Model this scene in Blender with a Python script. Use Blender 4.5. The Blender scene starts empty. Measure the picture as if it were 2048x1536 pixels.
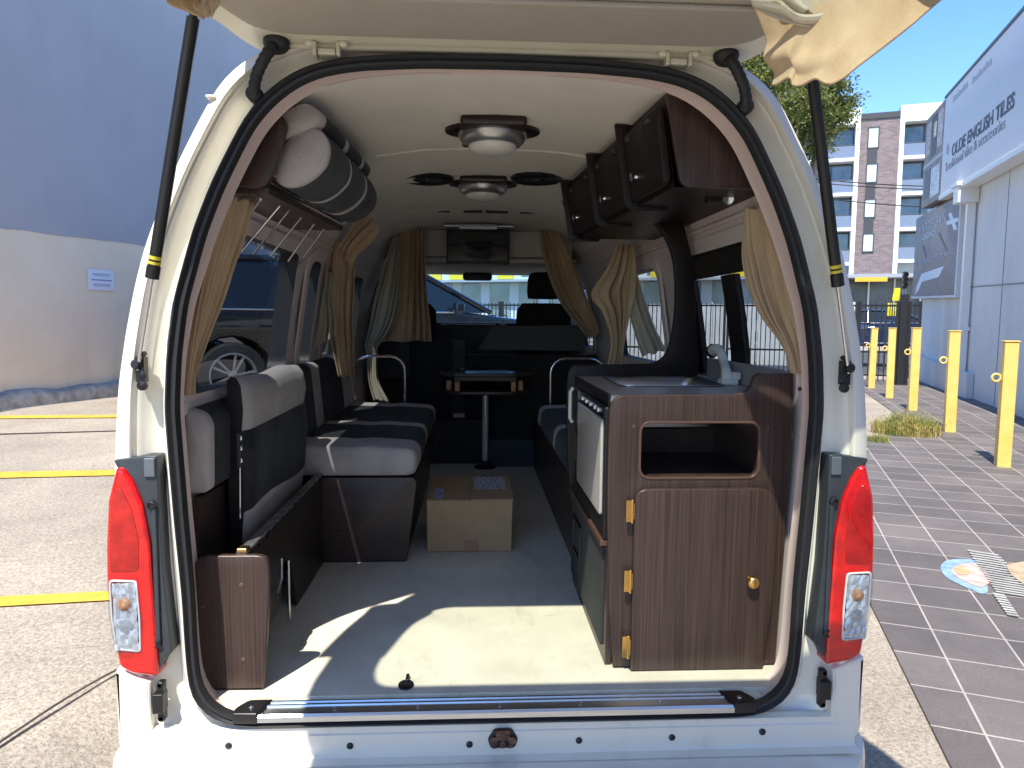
import bpy, bmesh, math, random
from mathutils import Vector, Matrix, noise
random.seed(11)
PI = math.pi
scene = bpy.context.scene
COL = scene.collection
V = Vector

# ------------------------------------------------------------------ camera
FPX = 1440.0
YAW, PITCH, ROLL = math.atan2(79, 1440), math.atan2(128, 1440), 0.0086
EYE = V((-0.073, -1.76, 1.60))
_fw = V((math.sin(YAW) * math.cos(PITCH), math.cos(YAW) * math.cos(PITCH), -math.sin(PITCH)))
_rt = V((math.cos(YAW), -math.sin(YAW), 0))
_up = _rt.cross(_fw)
CR = math.cos(ROLL) * _rt + math.sin(ROLL) * _up
CU = math.cos(ROLL) * _up - math.sin(ROLL) * _rt
cam_d = bpy.data.cameras.new('camera')
cam = bpy.data.objects.new('camera', cam_d)
COL.objects.link(cam)
cam_d.sensor_width = 36.0
cam_d.lens = 36.0 * FPX / 2048.0
cam_d.clip_start, cam_d.clip_end = 0.02, 2000
M = Matrix.Identity(4)
for i in range(3):
    M[i][0], M[i][1], M[i][2], M[i][3] = CR[i], CU[i], -_fw[i], EYE[i]
cam.matrix_world = M
scene.camera = cam


def ray(x, y):
    return _fw + CR * ((x - 1024) / FPX) - CU * ((y - 768) / FPX)


def q(ax, x, y, v):
    """the point at depth plane axis=v that was measured at photo pixel x, y"""
    d = ray(x, y)
    return EYE + d * ((v - EYE[ax]) / d[ax])


def qx(x, y, v): return q(0, x, y, v)
def qy(x, y, v): return q(1, x, y, v)
def qz(x, y, v): return q(2, x, y, v)


def qn(x, y, p0, n):
    d = ray(x, y)
    return EYE + d * ((p0 - EYE).dot(n) / d.dot(n))


def sm(t):
    t = max(0.0, min(1.0, t))
    return t * t * (3 - 2 * t)


def lerp(a, b, t): return a + (b - a) * t


def ground_z(x, y):
    """height of the car park: it climbs ahead on the left, is nearly flat on the right"""
    L = 0.07 * max(0, min(8.3, y + 1.76))
    R = 0.02 + 0.02 * max(0, min(9.0, y))
    h = lerp(L, R, sm((x + 1.0) / 2.2))
    dx = max(0, abs(x) - 1.1)
    dy = max(0, y - 5.3)
    return h * sm(math.hypot(dx / 0.5, dy / 1.6))


def qg(x, y):
    d = ray(x, y)
    a, b = 0.5, 60.0
    for _ in range(60):
        m = (a + b) / 2
        p = EYE + d * m
        if p.z > ground_z(p.x, p.y): a = m
        else: b = m
    return EYE + d * a


# ------------------------------------------------------------------ materials
MATS = {}


def mat(name, col=(0.5, 0.5, 0.5), rough=0.5, metal=0.0, var=0.0, vscale=8.0, vdet=5, bump=0.0, bscale=60.0,
        stretch=(1, 1, 1), col2=None, coat=0.0, trans=0.0, sheen=0.0, spec=0.5, coord='Object', contrast=(0.35, 0.65), rvar=0.0):
    if name in MATS: return MATS[name]
    m = bpy.data.materials.new(name)
    m.use_nodes = True
    nt = m.node_tree
    N, L = nt.nodes, nt.links
    b = N['Principled BSDF']
    b.inputs['Base Color'].default_value = (*col, 1)
    b.inputs['Roughness'].default_value = rough
    b.inputs['Metallic'].default_value = metal
    b.inputs['Coat Weight'].default_value = coat
    b.inputs['Sheen Weight'].default_value = sheen
    b.inputs['Specular IOR Level'].default_value = spec
    if trans: b.inputs['Transmission Weight'].default_value = trans
    tc = N.new('ShaderNodeTexCoord')
    mp = N.new('ShaderNodeMapping')
    mp.inputs['Scale'].default_value = stretch
    L.new(tc.outputs[coord], mp.inputs['Vector'])
    if var or col2:
        no = N.new('ShaderNodeTexNoise')
        no.inputs['Scale'].default_value = vscale
        no.inputs['Detail'].default_value = vdet
        no.inputs['Roughness'].default_value = 0.62
        L.new(mp.outputs[0], no.inputs['Vector'])
        cr = N.new('ShaderNodeValToRGB')
        cr.color_ramp.elements[0].position, cr.color_ramp.elements[1].position = contrast
        c2 = col2 or tuple(min(1, c * (1 + var)) for c in col)
        c1 = col if col2 else tuple(c * (1 - var) for c in col)
        cr.color_ramp.elements[0].color = (*c1, 1)
        cr.color_ramp.elements[1].color = (*c2, 1)
        L.new(no.outputs['Fac'], cr.inputs[0])
        L.new(cr.outputs[0], b.inputs['Base Color'])
        if rvar:
            mr = N.new('ShaderNodeMapRange')
            mr.inputs['To Min'].default_value, mr.inputs['To Max'].default_value = rough - rvar, rough + rvar
            L.new(no.outputs['Fac'], mr.inputs['Value'])
            L.new(mr.outputs[0], b.inputs['Roughness'])
    if bump:
        nb = N.new('ShaderNodeTexNoise')
        nb.inputs['Scale'].default_value = bscale
        nb.inputs['Detail'].default_value = 4
        L.new(mp.outputs[0], nb.inputs['Vector'])
        bp = N.new('ShaderNodeBump')
        bp.inputs['Strength'].default_value = bump
        bp.inputs['Distance'].default_value = 0.004
        L.new(nb.outputs['Fac'], bp.inputs['Height'])
        L.new(bp.outputs[0], b.inputs['Normal'])
    MATS[name] = m
    return m


def glass(name, tint=(0.6, 0.6, 0.6), rough=0.02):
    """thin pane: lets light through tinted, mirrors at grazing angles"""
    if name in MATS: return MATS[name]
    m = bpy.data.materials.new(name)
    m.use_nodes = True
    nt = m.node_tree
    N, L = nt.nodes, nt.links
    N.remove(N['Principled BSDF'])
    t = N.new('ShaderNodeBsdfTransparent'); t.inputs[0].default_value = (*tint, 1)
    g = N.new('ShaderNodeBsdfGlossy'); g.inputs['Roughness'].default_value = rough
    f = N.new('ShaderNodeFresnel'); f.inputs[0].default_value = 1.5
    ge = N.new('ShaderNodeNewGeometry'); mr = N.new('ShaderNodeMapRange')      # same mirror from both sides of the pane
    mr.inputs['To Min'].default_value, mr.inputs['To Max'].default_value = 1.45, 1 / 1.45
    L.new(ge.outputs['Backfacing'], mr.inputs['Value']); L.new(mr.outputs[0], f.inputs[0])
    mx = N.new('ShaderNodeMixShader')
    L.new(f.outputs[0], mx.inputs[0]); L.new(t.outputs[0], mx.inputs[1]); L.new(g.outputs[0], mx.inputs[2])
    L.new(mx.outputs[0], N['Material Output'].inputs[0])
    MATS[name] = m
    return m


def cloth(name, col, col2, tl=0.35, vscale=14, stretch=(1, 1, 0.25)):
    m = mat(name, col, rough=0.9, col2=col2, vscale=vscale, stretch=stretch, sheen=0.3, bump=0.35, bscale=260, spec=0.15)
    nt = m.node_tree
    if nt.nodes.get('TL'): return m
    N, L = nt.nodes, nt.links
    t = N.new('ShaderNodeBsdfTranslucent'); t.name = 'TL'
    t.inputs[0].default_value = (*col2, 1)
    mx = N.new('ShaderNodeMixShader'); mx.inputs[0].default_value = tl
    L.new(N['Principled BSDF'].outputs[0], mx.inputs[1]); L.new(t.outputs[0], mx.inputs[2])
    L.new(mx.outputs[0], N['Material Output'].inputs[0])
    return m


def wood(name, axis):
    """dark laminate with fine straight grain along axis"""
    st = [1.0, 1.0, 1.0]
    for i in range(3): st[i] = 2.2 if i == axis else 210.0
    m = mat(name, (0.024, 0.0142, 0.0125), rough=0.36, col2=(0.092, 0.058, 0.050), vscale=1.0, vdet=4, stretch=st, contrast=(0.25, 0.8), spec=0.45, bump=0.05, bscale=1.0)
    nt = m.node_tree
    if nt.nodes.get('BAND'): return m
    N, L = nt.nodes, nt.links
    tc = N.new('ShaderNodeTexCoord'); mp = N.new('ShaderNodeMapping'); mp.name = 'BAND'
    mp.inputs['Scale'].default_value = [0.7 if i == axis else 16.0 for i in range(3)]
    no = N.new('ShaderNodeTexNoise'); no.inputs['Scale'].default_value = 1.0; no.inputs['Detail'].default_value = 2
    L.new(tc.outputs['Object'], mp.inputs[0]); L.new(mp.outputs[0], no.inputs['Vector'])
    mr = N.new('ShaderNodeMapRange'); mr.inputs['From Min'].default_value = 0.3; mr.inputs['From Max'].default_value = 0.7
    mr.inputs['To Min'].default_value = 0.82; mr.inputs['To Max'].default_value = 1.15
    L.new(no.outputs['Fac'], mr.inputs['Value'])
    mu = N.new('ShaderNodeVectorMath'); mu.operation = 'SCALE'
    b = N['Principled BSDF']
    src = b.inputs['Base Color'].links[0].from_socket
    L.new(src, mu.inputs[0]); L.new(mr.outputs[0], mu.inputs['Scale'])
    L.new(mu.outputs[0], b.inputs['Base Color'])
    return m


def overlay(m, scale, lo, pos, stretch=(1, 1, 1), det=6, rough=0.6):
    """multiply a second, patchy noise of dirt or wear into a material's colour"""
    nt = m.node_tree
    N, L = nt.nodes, nt.links
    b = N['Principled BSDF']
    tc = N.new('ShaderNodeTexCoord'); mp = N.new('ShaderNodeMapping'); mp.inputs['Scale'].default_value = stretch
    no = N.new('ShaderNodeTexNoise'); no.inputs['Scale'].default_value = scale; no.inputs['Detail'].default_value = det; no.inputs['Roughness'].default_value = rough
    L.new(tc.outputs['Object'], mp.inputs[0]); L.new(mp.outputs[0], no.inputs['Vector'])
    r = N.new('ShaderNodeValToRGB'); r.color_ramp.elements[0].position, r.color_ramp.elements[1].position = pos
    r.color_ramp.elements[0].color = (*lo, 1); r.color_ramp.elements[1].color = (1, 1, 1, 1)
    L.new(no.outputs['Fac'], r.inputs[0])
    mu = N.new('ShaderNodeMix'); mu.data_type = 'RGBA'; mu.blend_type = 'MULTIPLY'; mu.inputs[0].default_value = 1
    if b.inputs['Base Color'].links: L.new(b.inputs['Base Color'].links[0].from_socket, mu.inputs[6])
    else: mu.inputs[6].default_value = b.inputs['Base Color'].default_value
    L.new(r.outputs[0], mu.inputs[7]); L.new(mu.outputs[2], b.inputs['Base Color'])
    return m


def scuffed(*a, **k):
    m = mat(*a, **k)
    overlay(m, 9, (0.80, 0.79, 0.77), (0.30, 0.46), (1, 0.35, 1), 9, 0.75)
    overlay(m, 26, (0.70, 0.69, 0.67), (0.25, 0.36), (0.3, 1, 1), 6, 0.7)
    return m


WHITE = mat('van_white_paint', (0.80, 0.775, 0.685), rough=0.28, var=0.03, vscale=3, coat=0.5, spec=0.5)
overlay(WHITE, 5, (0.86, 0.84, 0.80), (0.28, 0.44), (1, 1, 0.5), 9, 0.72)
CREAM = mat('cream_inner_paint', (0.70, 0.685, 0.55), rough=0.38, var=0.05, vscale=5, coat=0.2)
RUBBER = mat('black_rubber', (0.016, 0.017, 0.02), rough=0.55, bump=0.15, bscale=90)
GREYPL = mat('dark_grey_plastic', (0.035, 0.042, 0.052), rough=0.42, var=0.15, vscale=20)
BLACKPL = mat('black_plastic', (0.010, 0.010, 0.012), rough=0.4)
LINER = mat('pinkish_grey_trim', (0.72, 0.63, 0.605), rough=0.6, var=0.04, vscale=6, bump=0.1, bscale=300)
CEIL = mat('ceiling_fabric', (0.82, 0.785, 0.71), rough=0.9, var=0.05, vscale=3, bump=0.25, bscale=500)
WOODZ = wood('wood_grain_upright', 2)
WOODX = wood('wood_grain_crosswise', 0)
WOODY = wood('wood_grain_lengthwise', 1)
WOODSHADE = mat('shaded_laminate', (0.007, 0.0045, 0.0042), rough=0.42, col2=(0.024, 0.015, 0.0135), vscale=1.0, vdet=3, stretch=(150, 150, 2.2), contrast=(0.25, 0.8), spec=0.28)  # darker copy of the wood, with cabin shade put into its colour
EDGE = mat('wood_edge_band', (0.11, 0.060, 0.048), rough=0.3, var=0.1)
DFAB = mat('charcoal_suede', (0.013, 0.016, 0.020), rough=0.95, col2=(0.036, 0.043, 0.050), vscale=7, sheen=0.08, bump=0.3, bscale=300, spec=0.2)
LFAB = mat('pale_grey_suede', (0.40, 0.375, 0.365), rough=0.95, col2=(0.50, 0.475, 0.46), vscale=9, sheen=0.15, bump=0.3, bscale=300, spec=0.2)
TAN = cloth('tan_curtain', (0.56, 0.41, 0.245), (0.72, 0.565, 0.365), 0.3)
LININGC = cloth('cream_curtain_lining', (0.60, 0.56, 0.43), (0.72, 0.68, 0.56), 0.35)
CHROME = mat('chrome', (0.75, 0.75, 0.75), rough=0.12, metal=1.0)
STEEL = mat('brushed_steel', (0.55, 0.57, 0.58), rough=0.3, metal=1.0, var=0.08, vscale=2, stretch=(1, 60, 60))
ALU = mat('aluminium', (0.62, 0.65, 0.68), rough=0.33, metal=1.0, var=0.1, vscale=3, stretch=(2, 80, 80))
BRASS = mat('brass', (0.80, 0.50, 0.16), rough=0.25, metal=1.0, var=0.06, vscale=40)
RED = mat('red_lens', (0.62, 0.004, 0.004), rough=0.12, coat=1.0, var=0.25, vscale=22, bump=0.0)
DARKWALL = mat('charcoal_board', (0.036, 0.038, 0.042), rough=0.8, var=0.15, vscale=6)
WORKTOP = mat('grey_stone_worktop', (0.36, 0.34, 0.34), rough=0.35, col2=(0.46, 0.44, 0.43), vscale=60)
WPLAST = mat('white_plastic', (0.72, 0.71, 0.65), rough=0.35)


# ------------------------------------------------------------------ object helpers
def tag(o, label=None, cat=None, group=None, kind=None):
    if label: o['label'] = label
    if cat: o['category'] = cat
    if group: o['group'] = group
    if kind: o['kind'] = kind
    return o


def thing(name, label, cat, loc=(0, 0, 0), group=None):
    o = bpy.data.objects.new(name, None)
    o.empty_display_size = 0.1
    COL.objects.link(o)
    o.location = loc
    return tag(o, label, cat, group)


def put(o, parent):
    COL.objects.link(o)
    if parent is not None:
        o.parent = parent
        if parent.type == 'EMPTY':
            o.matrix_parent_inverse = Matrix.Translation(-V(parent.location))
    return o


class MB:
    def __init__(s): s.v, s.f, s.m = [], [], []

    def add(s, vs, fs, mi=0):
        o = len(s.v)
        s.v += [tuple(p) for p in vs]
        s.f += [tuple(i + o for i in f) for f in fs]
        s.m += [mi] * len(fs)
        return s

    def box(s, a, b, mi=0, M=None):
        x0, y0, z0 = a; x1, y1, z1 = b
        vs = [V(p) for p in ((x0, y0, z0), (x1, y0, z0), (x1, y1, z0), (x0, y1, z0), (x0, y0, z1), (x1, y0, z1), (x1, y1, z1), (x0, y1, z1))]
        if M is not None: vs = [M @ p for p in vs]
        return s.add(vs, [(3, 2, 1, 0), (4, 5, 6, 7), (0, 1, 5, 4), (1, 2, 6, 5), (2, 3, 7, 6), (3, 0, 4, 7)], mi)

    def grid(s, rows, mi=0, closed=False):
        n = len(rows[0])
        fs = []
        for i in range(len(rows) - 1):
            for j in range(n if closed else n - 1):
                k = (j + 1) % n
                fs.append((i * n + j, i * n + k, (i + 1) * n + k, (i + 1) * n + j))
        return s.add([p for r in rows for p in r], fs, mi)

    def tube(s, path, r, n=10, mi=0, caps=True):
        path = [V(p) for p in path]
        rs = r if isinstance(r, (list, tuple)) else [r] * len(path)
        rows = []
        t0 = (path[1] - path[0]).normalized()
        up = V((0, 0, 1)) if abs(t0.z) < 0.9 else V((1, 0, 0))
        a = t0.cross(up).normalized()
        for i, p in enumerate(path):
            t = (path[min(i + 1, len(path) - 1)] - path[max(i - 1, 0)]).normalized()
            a = (a - t * a.dot(t)).normalized()
            b = t.cross(a)
            rows.append([p + (a * math.cos(2 * PI * k / n) + b * math.sin(2 * PI * k / n)) * rs[i] for k in range(n)])
        s.grid(rows, mi, True)
        if caps:
            s.add(rows[0], [tuple(range(n))], mi)
            s.add(rows[-1], [tuple(reversed(range(n)))], mi)
        return s

    def lathe(s, c, axis, prof, n=24, mi=0):
        """prof: (radius, height along axis)"""
        c, axis = V(c), V(axis).normalized()
        up = V((0, 0, 1)) if abs(axis.z) < 0.9 else V((1, 0, 0))
        a = axis.cross(up).normalized(); b = axis.cross(a)
        rows = [[c + axis * h + (a * math.cos(2 * PI * k / n) + b * math.sin(2 * PI * k / n)) * max(r, 1e-4) for k in range(n)] for r, h in prof]
        return s.grid(rows, mi, True)

    def build(s, name, mats, parent=None, smooth=None, bevel=0, seg=2, solid=0, off=0):
        me = bpy.data.meshes.new(name)
        me.from_pydata(s.v, [], s.f)
        if not isinstance(mats, (list, tuple)): mats = [mats]
        for m in mats: me.materials.append(m)
        me.polygons.foreach_set('material_index', s.m)
        bm = bmesh.new(); bm.from_mesh(me)
        bmesh.ops.remove_doubles(bm, verts=bm.verts, dist=1e-5)
        bmesh.ops.recalc_face_normals(bm, faces=bm.faces)
        bm.to_mesh(me); bm.free()
        return finish(name, me, parent, smooth, bevel, seg, solid, off)


def finish(name, me, parent=None, smooth=None, bevel=0, seg=2, solid=0, off=0):
    o = bpy.data.objects.new(name, me)
    put(o, parent)
    if smooth is not None:
        for p in me.polygons: p.use_smooth = True
        if smooth < 179:
            bm = bmesh.new(); bm.from_mesh(me)
            for e in bm.edges:
                if len(e.link_faces) == 2 and e.calc_face_angle(0) > math.radians(smooth): e.smooth = False
            bm.to_mesh(me); bm.free()
    if solid:
        md = o.modifiers.new('thick', 'SOLIDIFY'); md.thickness = solid; md.offset = off
    if bevel:
        md = o.modifiers.new('edge', 'BEVEL'); md.width = bevel; md.segments = seg; md.limit_method = 'ANGLE'; md.angle_limit = math.radians(35)
        md.harden_normals = False
        for p in me.polygons: p.use_smooth = True
        bm = bmesh.new(); bm.from_mesh(me)
        for e in bm.edges:
            if len(e.link_faces) == 2 and e.calc_face_angle(0) > math.radians(60): e.smooth = True
        bm.to_mesh(me); bm.free()
        w = o.modifiers.new('wn', 'WEIGHTED_NORMAL'); w.keep_sharp = True
    return o


def frame(o, u, v, n):
    M = Matrix.Identity(4)
    for i in range(3): M[i][0], M[i][1], M[i][2], M[i][3] = u[i], v[i], n[i], o[i]
    return M


def F_back(y): return frame((0, y, 0), (1, 0, 0), (0, 0, 1), (0, -1, 0))       # (x, z) plate facing the camera
def F_left(x): return frame((x, 0, 0), (0, -1, 0), (0, 0, 1), (-1, 0, 0))      # (-y, z) plate facing -x
def F_right(x): return frame((x, 0, 0), (0, 1, 0), (0, 0, 1), (1, 0, 0))       # (y, z) plate facing +x
def F_up(z): return frame((0, 0, z), (1, 0, 0), (0, 1, 0), (0, 0, 1))          # (x, y) plate facing up


def rpoly(pts, r, n=6):
    """rounded corners; r one number or one per corner"""
    out = []
    k = len(pts)
    rs = r if isinstance(r, (list, tuple)) else [r] * k
    for i in range(k):
        p, a, b = V(pts[i]).to_2d(), V(pts[i - 1]).to_2d(), V(pts[(i + 1) % k]).to_2d()
        ra = min(rs[i], (a - p).length * 0.49, (b - p).length * 0.49)
        if ra < 1e-4: out.append(p); continue
        s, e = p + (a - p).normalized() * ra, p + (b - p).normalized() * ra
        for j in range(n + 1):
            t = j / n
            out.append(s * (1 - t) ** 2 + p * 2 * t * (1 - t) + e * t * t)
    return out


def rect(a, b, c, d): return [(a, c), (b, c), (b, d), (a, d)]


def plate_mesh(name, loops, M, depth, bevel=0.0):
    cu = bpy.data.curves.new(name, 'CURVE')
    cu.dimensions = '2D'; cu.fill_mode = 'BOTH'
    cu.extrude = max(0.0001, depth / 2 - bevel)
    cu.bevel_depth = bevel; cu.bevel_resolution = 2; cu.offset = -bevel
    for lp in loops:
        sp = cu.splines.new('POLY')
        sp.points.add(len(lp) - 1)
        for i, p in enumerate(lp): sp.points[i].co = (p[0], p[1], 0, 1)
        sp.use_cyclic_u = True
    ob = bpy.data.objects.new(name, cu)
    me = bpy.data.meshes.new_from_object(ob)
    bpy.data.objects.remove(ob); bpy.data.curves.remove(cu)
    me.transform(M @ Matrix.Translation((0, 0, -depth / 2)))
    bm = bmesh.new(); bm.from_mesh(me)
    bmesh.ops.remove_doubles(bm, verts=bm.verts, dist=1e-6)
    bmesh.ops.recalc_face_normals(bm, faces=bm.faces)
    bm.to_mesh(me); bm.free()
    me.name = name
    return me


def plate(name, loops, M, depth, m, parent=None, bevel=0.0):
    """flat board: outline (with holes) in the plane M, front face on the plane, depth behind it"""
    if not isinstance(loops[0][0], (list, tuple, Vector)): loops = [loops]
    me = plate_mesh(name, loops, M, depth, bevel)
    me.materials.clear(); me.materials.append(m)
    return finish(name, me, parent, smooth=25)


def text(name, s, M, size, m, parent, depth=0.01, align='LEFT', shear=0.0, sx=1.0, bold=0.0):
    cu = bpy.data.curves.new(name, 'FONT')
    cu.body = s; cu.size = size; cu.extrude = depth; cu.align_x = align; cu.shear = shear; cu.offset = bold
    ob = bpy.data.objects.new(name, cu)
    me = bpy.data.meshes.new_from_object(ob)
    bpy.data.objects.remove(ob); bpy.data.curves.remove(cu)
    me.transform(M @ Matrix.Diagonal((sx, 1, 1, 1)))
    me.name = name
    me.materials.clear(); me.materials.append(m)
    return finish(name, me, parent)


def catmull(pts, k):
    """smooth polyline through pts, k steps per span"""
    pts = [V(p) for p in pts]
    if len(pts) < 3: return [pts[0].lerp(pts[1], i / k) for i in range(k + 1)]
    out = []
    for i in range(len(pts) - 1):
        p0, p1, p2, p3 = pts[max(i - 1, 0)], pts[i], pts[i + 1], pts[min(i + 2, len(pts) - 1)]
        for j in range(k):
            t = j / k
            out.append(0.5 * ((2 * p1) + (p2 - p0) * t + (2 * p0 - 5 * p1 + 4 * p2 - p3) * t * t + (3 * p1 - p0 - 3 * p2 + p3) * t ** 3))
    out.append(pts[-1])
    return out


def drape(name, rows, folds, amp, m, parent=None, seed=0, nu=90, k=8, thick=0.004, push=None):
    """hanging cloth between left and right edge points, gathered into uneven folds"""
    rnd = random.Random(seed)
    Ls = catmull([r[0] for r in rows], k); Rs = catmull([r[1] for r in rows], k)
    ph = [rnd.uniform(0, 6.28) for _ in range(6)]
    out = []
    n = len(Ls)
    for i in range(n):
        l, r = Ls[i], Rs[i]
        t = i / (n - 1)
        w = r - l
        nrm = V((w.y, -w.x, 0))
        nrm = nrm.normalized() if nrm.length > 1e-6 else V((0, -1, 0))
        if push is not None: nrm = V(push).normalized()
        row = []
        for j in range(nu + 1):
            u = j / nu
            uu = u + 0.035 * math.sin(5 * u + ph[0]) + 0.03 * math.sin(9 * u + ph[1] + 1.3 * t)
            f = math.sin(2 * PI * folds * uu + ph[2] + 0.8 * math.sin(2.2 * t + ph[3]))
            g = math.sin(2 * PI * folds * 2.3 * uu + ph[4] + 2 * t) * 0.3
            e = (0.55 + 0.45 * math.sin(7 * u + ph[5])) * amp
            a = math.copysign(abs(f) ** 0.8, f)
            row.append(l + w * u + nrm * e * (a + g) + V((0, 0, 0.004 * math.sin(14 * u + ph[1]))))
        out.append(row)
    mb = MB().grid(out)
    return mb.build(name, m, parent, smooth=180, solid=thick)


def copy_thing(root, loc, label=None, rz=None, s=None):
    r = root.copy(); COL.objects.link(r); r.location = loc
    if rz is not None: r.rotation_euler = (0, 0, rz)
    if s is not None: r.scale = (s, s, s)
    if label: r['label'] = label
    for ch in list(root.children):
        c = ch.copy(); COL.objects.link(c); c.parent = r; c.matrix_parent_inverse = ch.matrix_parent_inverse.copy()
        for g in list(ch.children):
            d = g.copy(); COL.objects.link(d); d.parent = c; d.matrix_parent_inverse = g.matrix_parent_inverse.copy()
    return r
# ------------------------------------------------------------------ camper van body
van = thing('camper_van', 'white high-roof camper van with its tailgate wide open, fitted out inside', 'camper van', (0, 2.5, 0.0))

SEAL = [(0.0, 2.224), (0.20, 2.221), (0.355, 2.210), (0.445, 2.193), (0.505, 2.165), (0.558, 2.124), (0.606, 2.07), (0.644, 2.0), (0.686, 1.92), (0.731, 1.812),
        (0.75, 1.75), (0.783, 1.64), (0.803, 1.51), (0.812, 1.38), (0.807, 1.27), (0.798, 1.10), (0.785, 0.91), (0.781, 0.77), (0.774, 0.665), (0.746, 0.616), (0.69, 0.582), (0.62, 0.574), (0.30, 0.573), (0.0, 0.573)]
OUTER = [(0.0, 2.285), (0.25, 2.280), (0.45, 2.262), (0.56, 2.235), (0.62, 2.205), (0.675, 2.155), (0.735, 2.05), (0.782, 1.96), (0.826, 1.86), (0.863, 1.77), (0.891, 1.67), (0.916, 1.56), (0.938, 1.44),
         (0.955, 1.27), (0.962, 1.10), (0.965, 0.95), (0.964, 0.78), (0.960, 0.62), (0.952, 0.50), (0.93, 0.487), (0.60, 0.483), (0.30, 0.482), (0.0, 0.482)]
CZ = 1.35


def radial(half, n=240):
    pts = [V((x, z)) for x, z in half]
    full = pts + [V((-p.x, p.y)) for p in reversed(pts[1:-1])]
    k = len(full)
    out = []
    for i in range(n):
        a = 2 * PI * i / n
        d = V((math.sin(a), math.cos(a)))
        best = None
        for j in range(k):
            p, r = full[j] - V((0, CZ)), full[(j + 1) % k] - V((0, CZ))
            e = r - p
            den = d.x * e.y - d.y * e.x
            if abs(den) < 1e-9: continue
            t = (p.x * e.y - p.y * e.x) / den
            u = (p.x * d.y - p.y * d.x) / den
            if t > 0 and -1e-6 <= u <= 1 + 1e-6: best = max(best or 0, t)
        out.append(best)
    sm_ = out[:]
    for _ in range(2):
        sm_ = [(sm_[i - 1] + 2 * sm_[i] + sm_[(i + 1) % n]) / 4 for i in range(n)]
    return sm_


NR = 240
RS, RO = radial(SEAL), radial(OUTER)


def ring(rad, y):
    return [V((math.sin(2 * PI * i / NR) * rad[i], y if not callable(y) else y(i), CZ + math.cos(2 * PI * i / NR) * rad[i])) for i in range(NR)]


def mixr(t): return [lerp(a, b, t) for a, b in zip(RO, RS)]


# rear frame of the body: outer corner, rain channel, flange under the seal
mb = MB()
prof = [(0.0, 0.40), (0.0, 0.07), (0.04, 0.035), (0.13, 0.010), (0.38, 0.0), (0.41, 0.004), (0.425, 0.016), (0.45, 0.018), (0.47, 0.012), (0.55, 0.018), (0.62, 0.035), (0.82, 0.045), (0.88, 0.03), (0.94, 0.012), (1.0, 0.012), (1.02, 0.06)]
mb.grid([ring(mixr(t), y) for t, y in prof], 0, True)
mb.build('rear_frame', WHITE, van, smooth=50)

# rubber seal
mb = MB()
sp = [(0.001, 0.03), (0.000, 0.004), (0.0035, -0.010), (0.009, -0.014), (0.013, -0.006), (0.016, -0.004), (0.020, -0.010), (0.027, -0.009), (0.031, 0.002), (0.031, 0.014)]
mb.grid([ring([r - d for r in RS], y) for d, y in sp], 0, True)
mb.build('door_seal', RUBBER, van, smooth=60)

# interior profile (half width, z) from the floor up over the ceiling
INNER = [(0.80, 0.60), (0.815, 0.9), (0.83, 1.15), (0.838, 1.30), (0.838, 1.385), (0.832, 1.50), (0.82, 1.62), (0.797, 1.75), (0.765, 1.86), (0.738, 1.93), (0.708, 2.0), (0.672, 2.06), (0.632, 2.11),
         (0.58, 2.15), (0.51, 2.18), (0.40, 2.205), (0.25, 2.226), (0.0, 2.235)]
CEILZ = 2.235
SHELL = [(0.925, 0.24), (0.95, 0.9), (0.935, 1.15), (0.905, 1.30), (0.892, 1.365), (0.880, 1.50), (0.862, 1.62), (0.838, 1.75), (0.808, 1.86), (0.796, 1.93), (0.762, 2.0), (0.722, 2.07), (0.68, 2.13),
         (0.64, 2.18), (0.58, 2.235), (0.45, 2.282), (0.25, 2.305), (0.0, 2.31)]
W_LO, W_HI = 4, 8      # profile index of window sill and window head
K = len(INNER)


def cap(y): return 2.236 if y < 3.3 else 2.236 - 0.20 * sm((y - 3.3) / 0.9)


HOLES = {-1: [(0.16, 1.18), (1.38, 1.60), (1.86, 2.85), (3.55, 4.25)], 1: [(0.22, 1.20), (1.52, 2.70), (3.55, 4.25)]}
YS = sorted({0.13, 0.5, 0.85, 1.2, 1.5, 1.9, 2.1, 2.3, 2.5, 2.7, 2.9, 3.1, 3.3, 3.6, 3.9, 4.3, 4.7, 4.95} | {v for h in HOLES.values() for p in h for v in p})


def skin(profile, capf, klo, khi, sides=(-1, 1), holes=True):
    mb = MB()
    for s in sides:
        P = {}
        for i, y in enumerate(YS):
            for k in range(klo, khi + 1):
                x, z = profile[k]
                P[i, k] = V((s * x, y, capf(y, z)))
        for i in range(len(YS) - 1):
            for k in range(klo, khi):
                if holes and W_LO <= k < W_HI and any(a - 1e-6 <= YS[i] and YS[i + 1] <= b + 1e-6 for a, b in HOLES[s]): continue
                mb.add([P[i, k], P[i + 1, k], P[i + 1, k + 1], P[i, k + 1]], [(0, 1, 2, 3)])
    return mb


incap = lambda y, z: min(z, cap(y))
mb = skin(INNER, incap, 0, 11)
mb.build('side_lining', LINER, van, smooth=40)
mb = skin(INNER, incap, 11, K - 1, holes=False)
mb.build('headliner', CEIL, van, smooth=60)
outcap = lambda y, z: min(z, 2.31 - 0.30 * sm((y - 2.6) / 2.2))
mb = skin(SHELL, outcap, 0, K - 1)
mb.build('body_shell', WHITE, van, smooth=40)
mb = MB()
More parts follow.
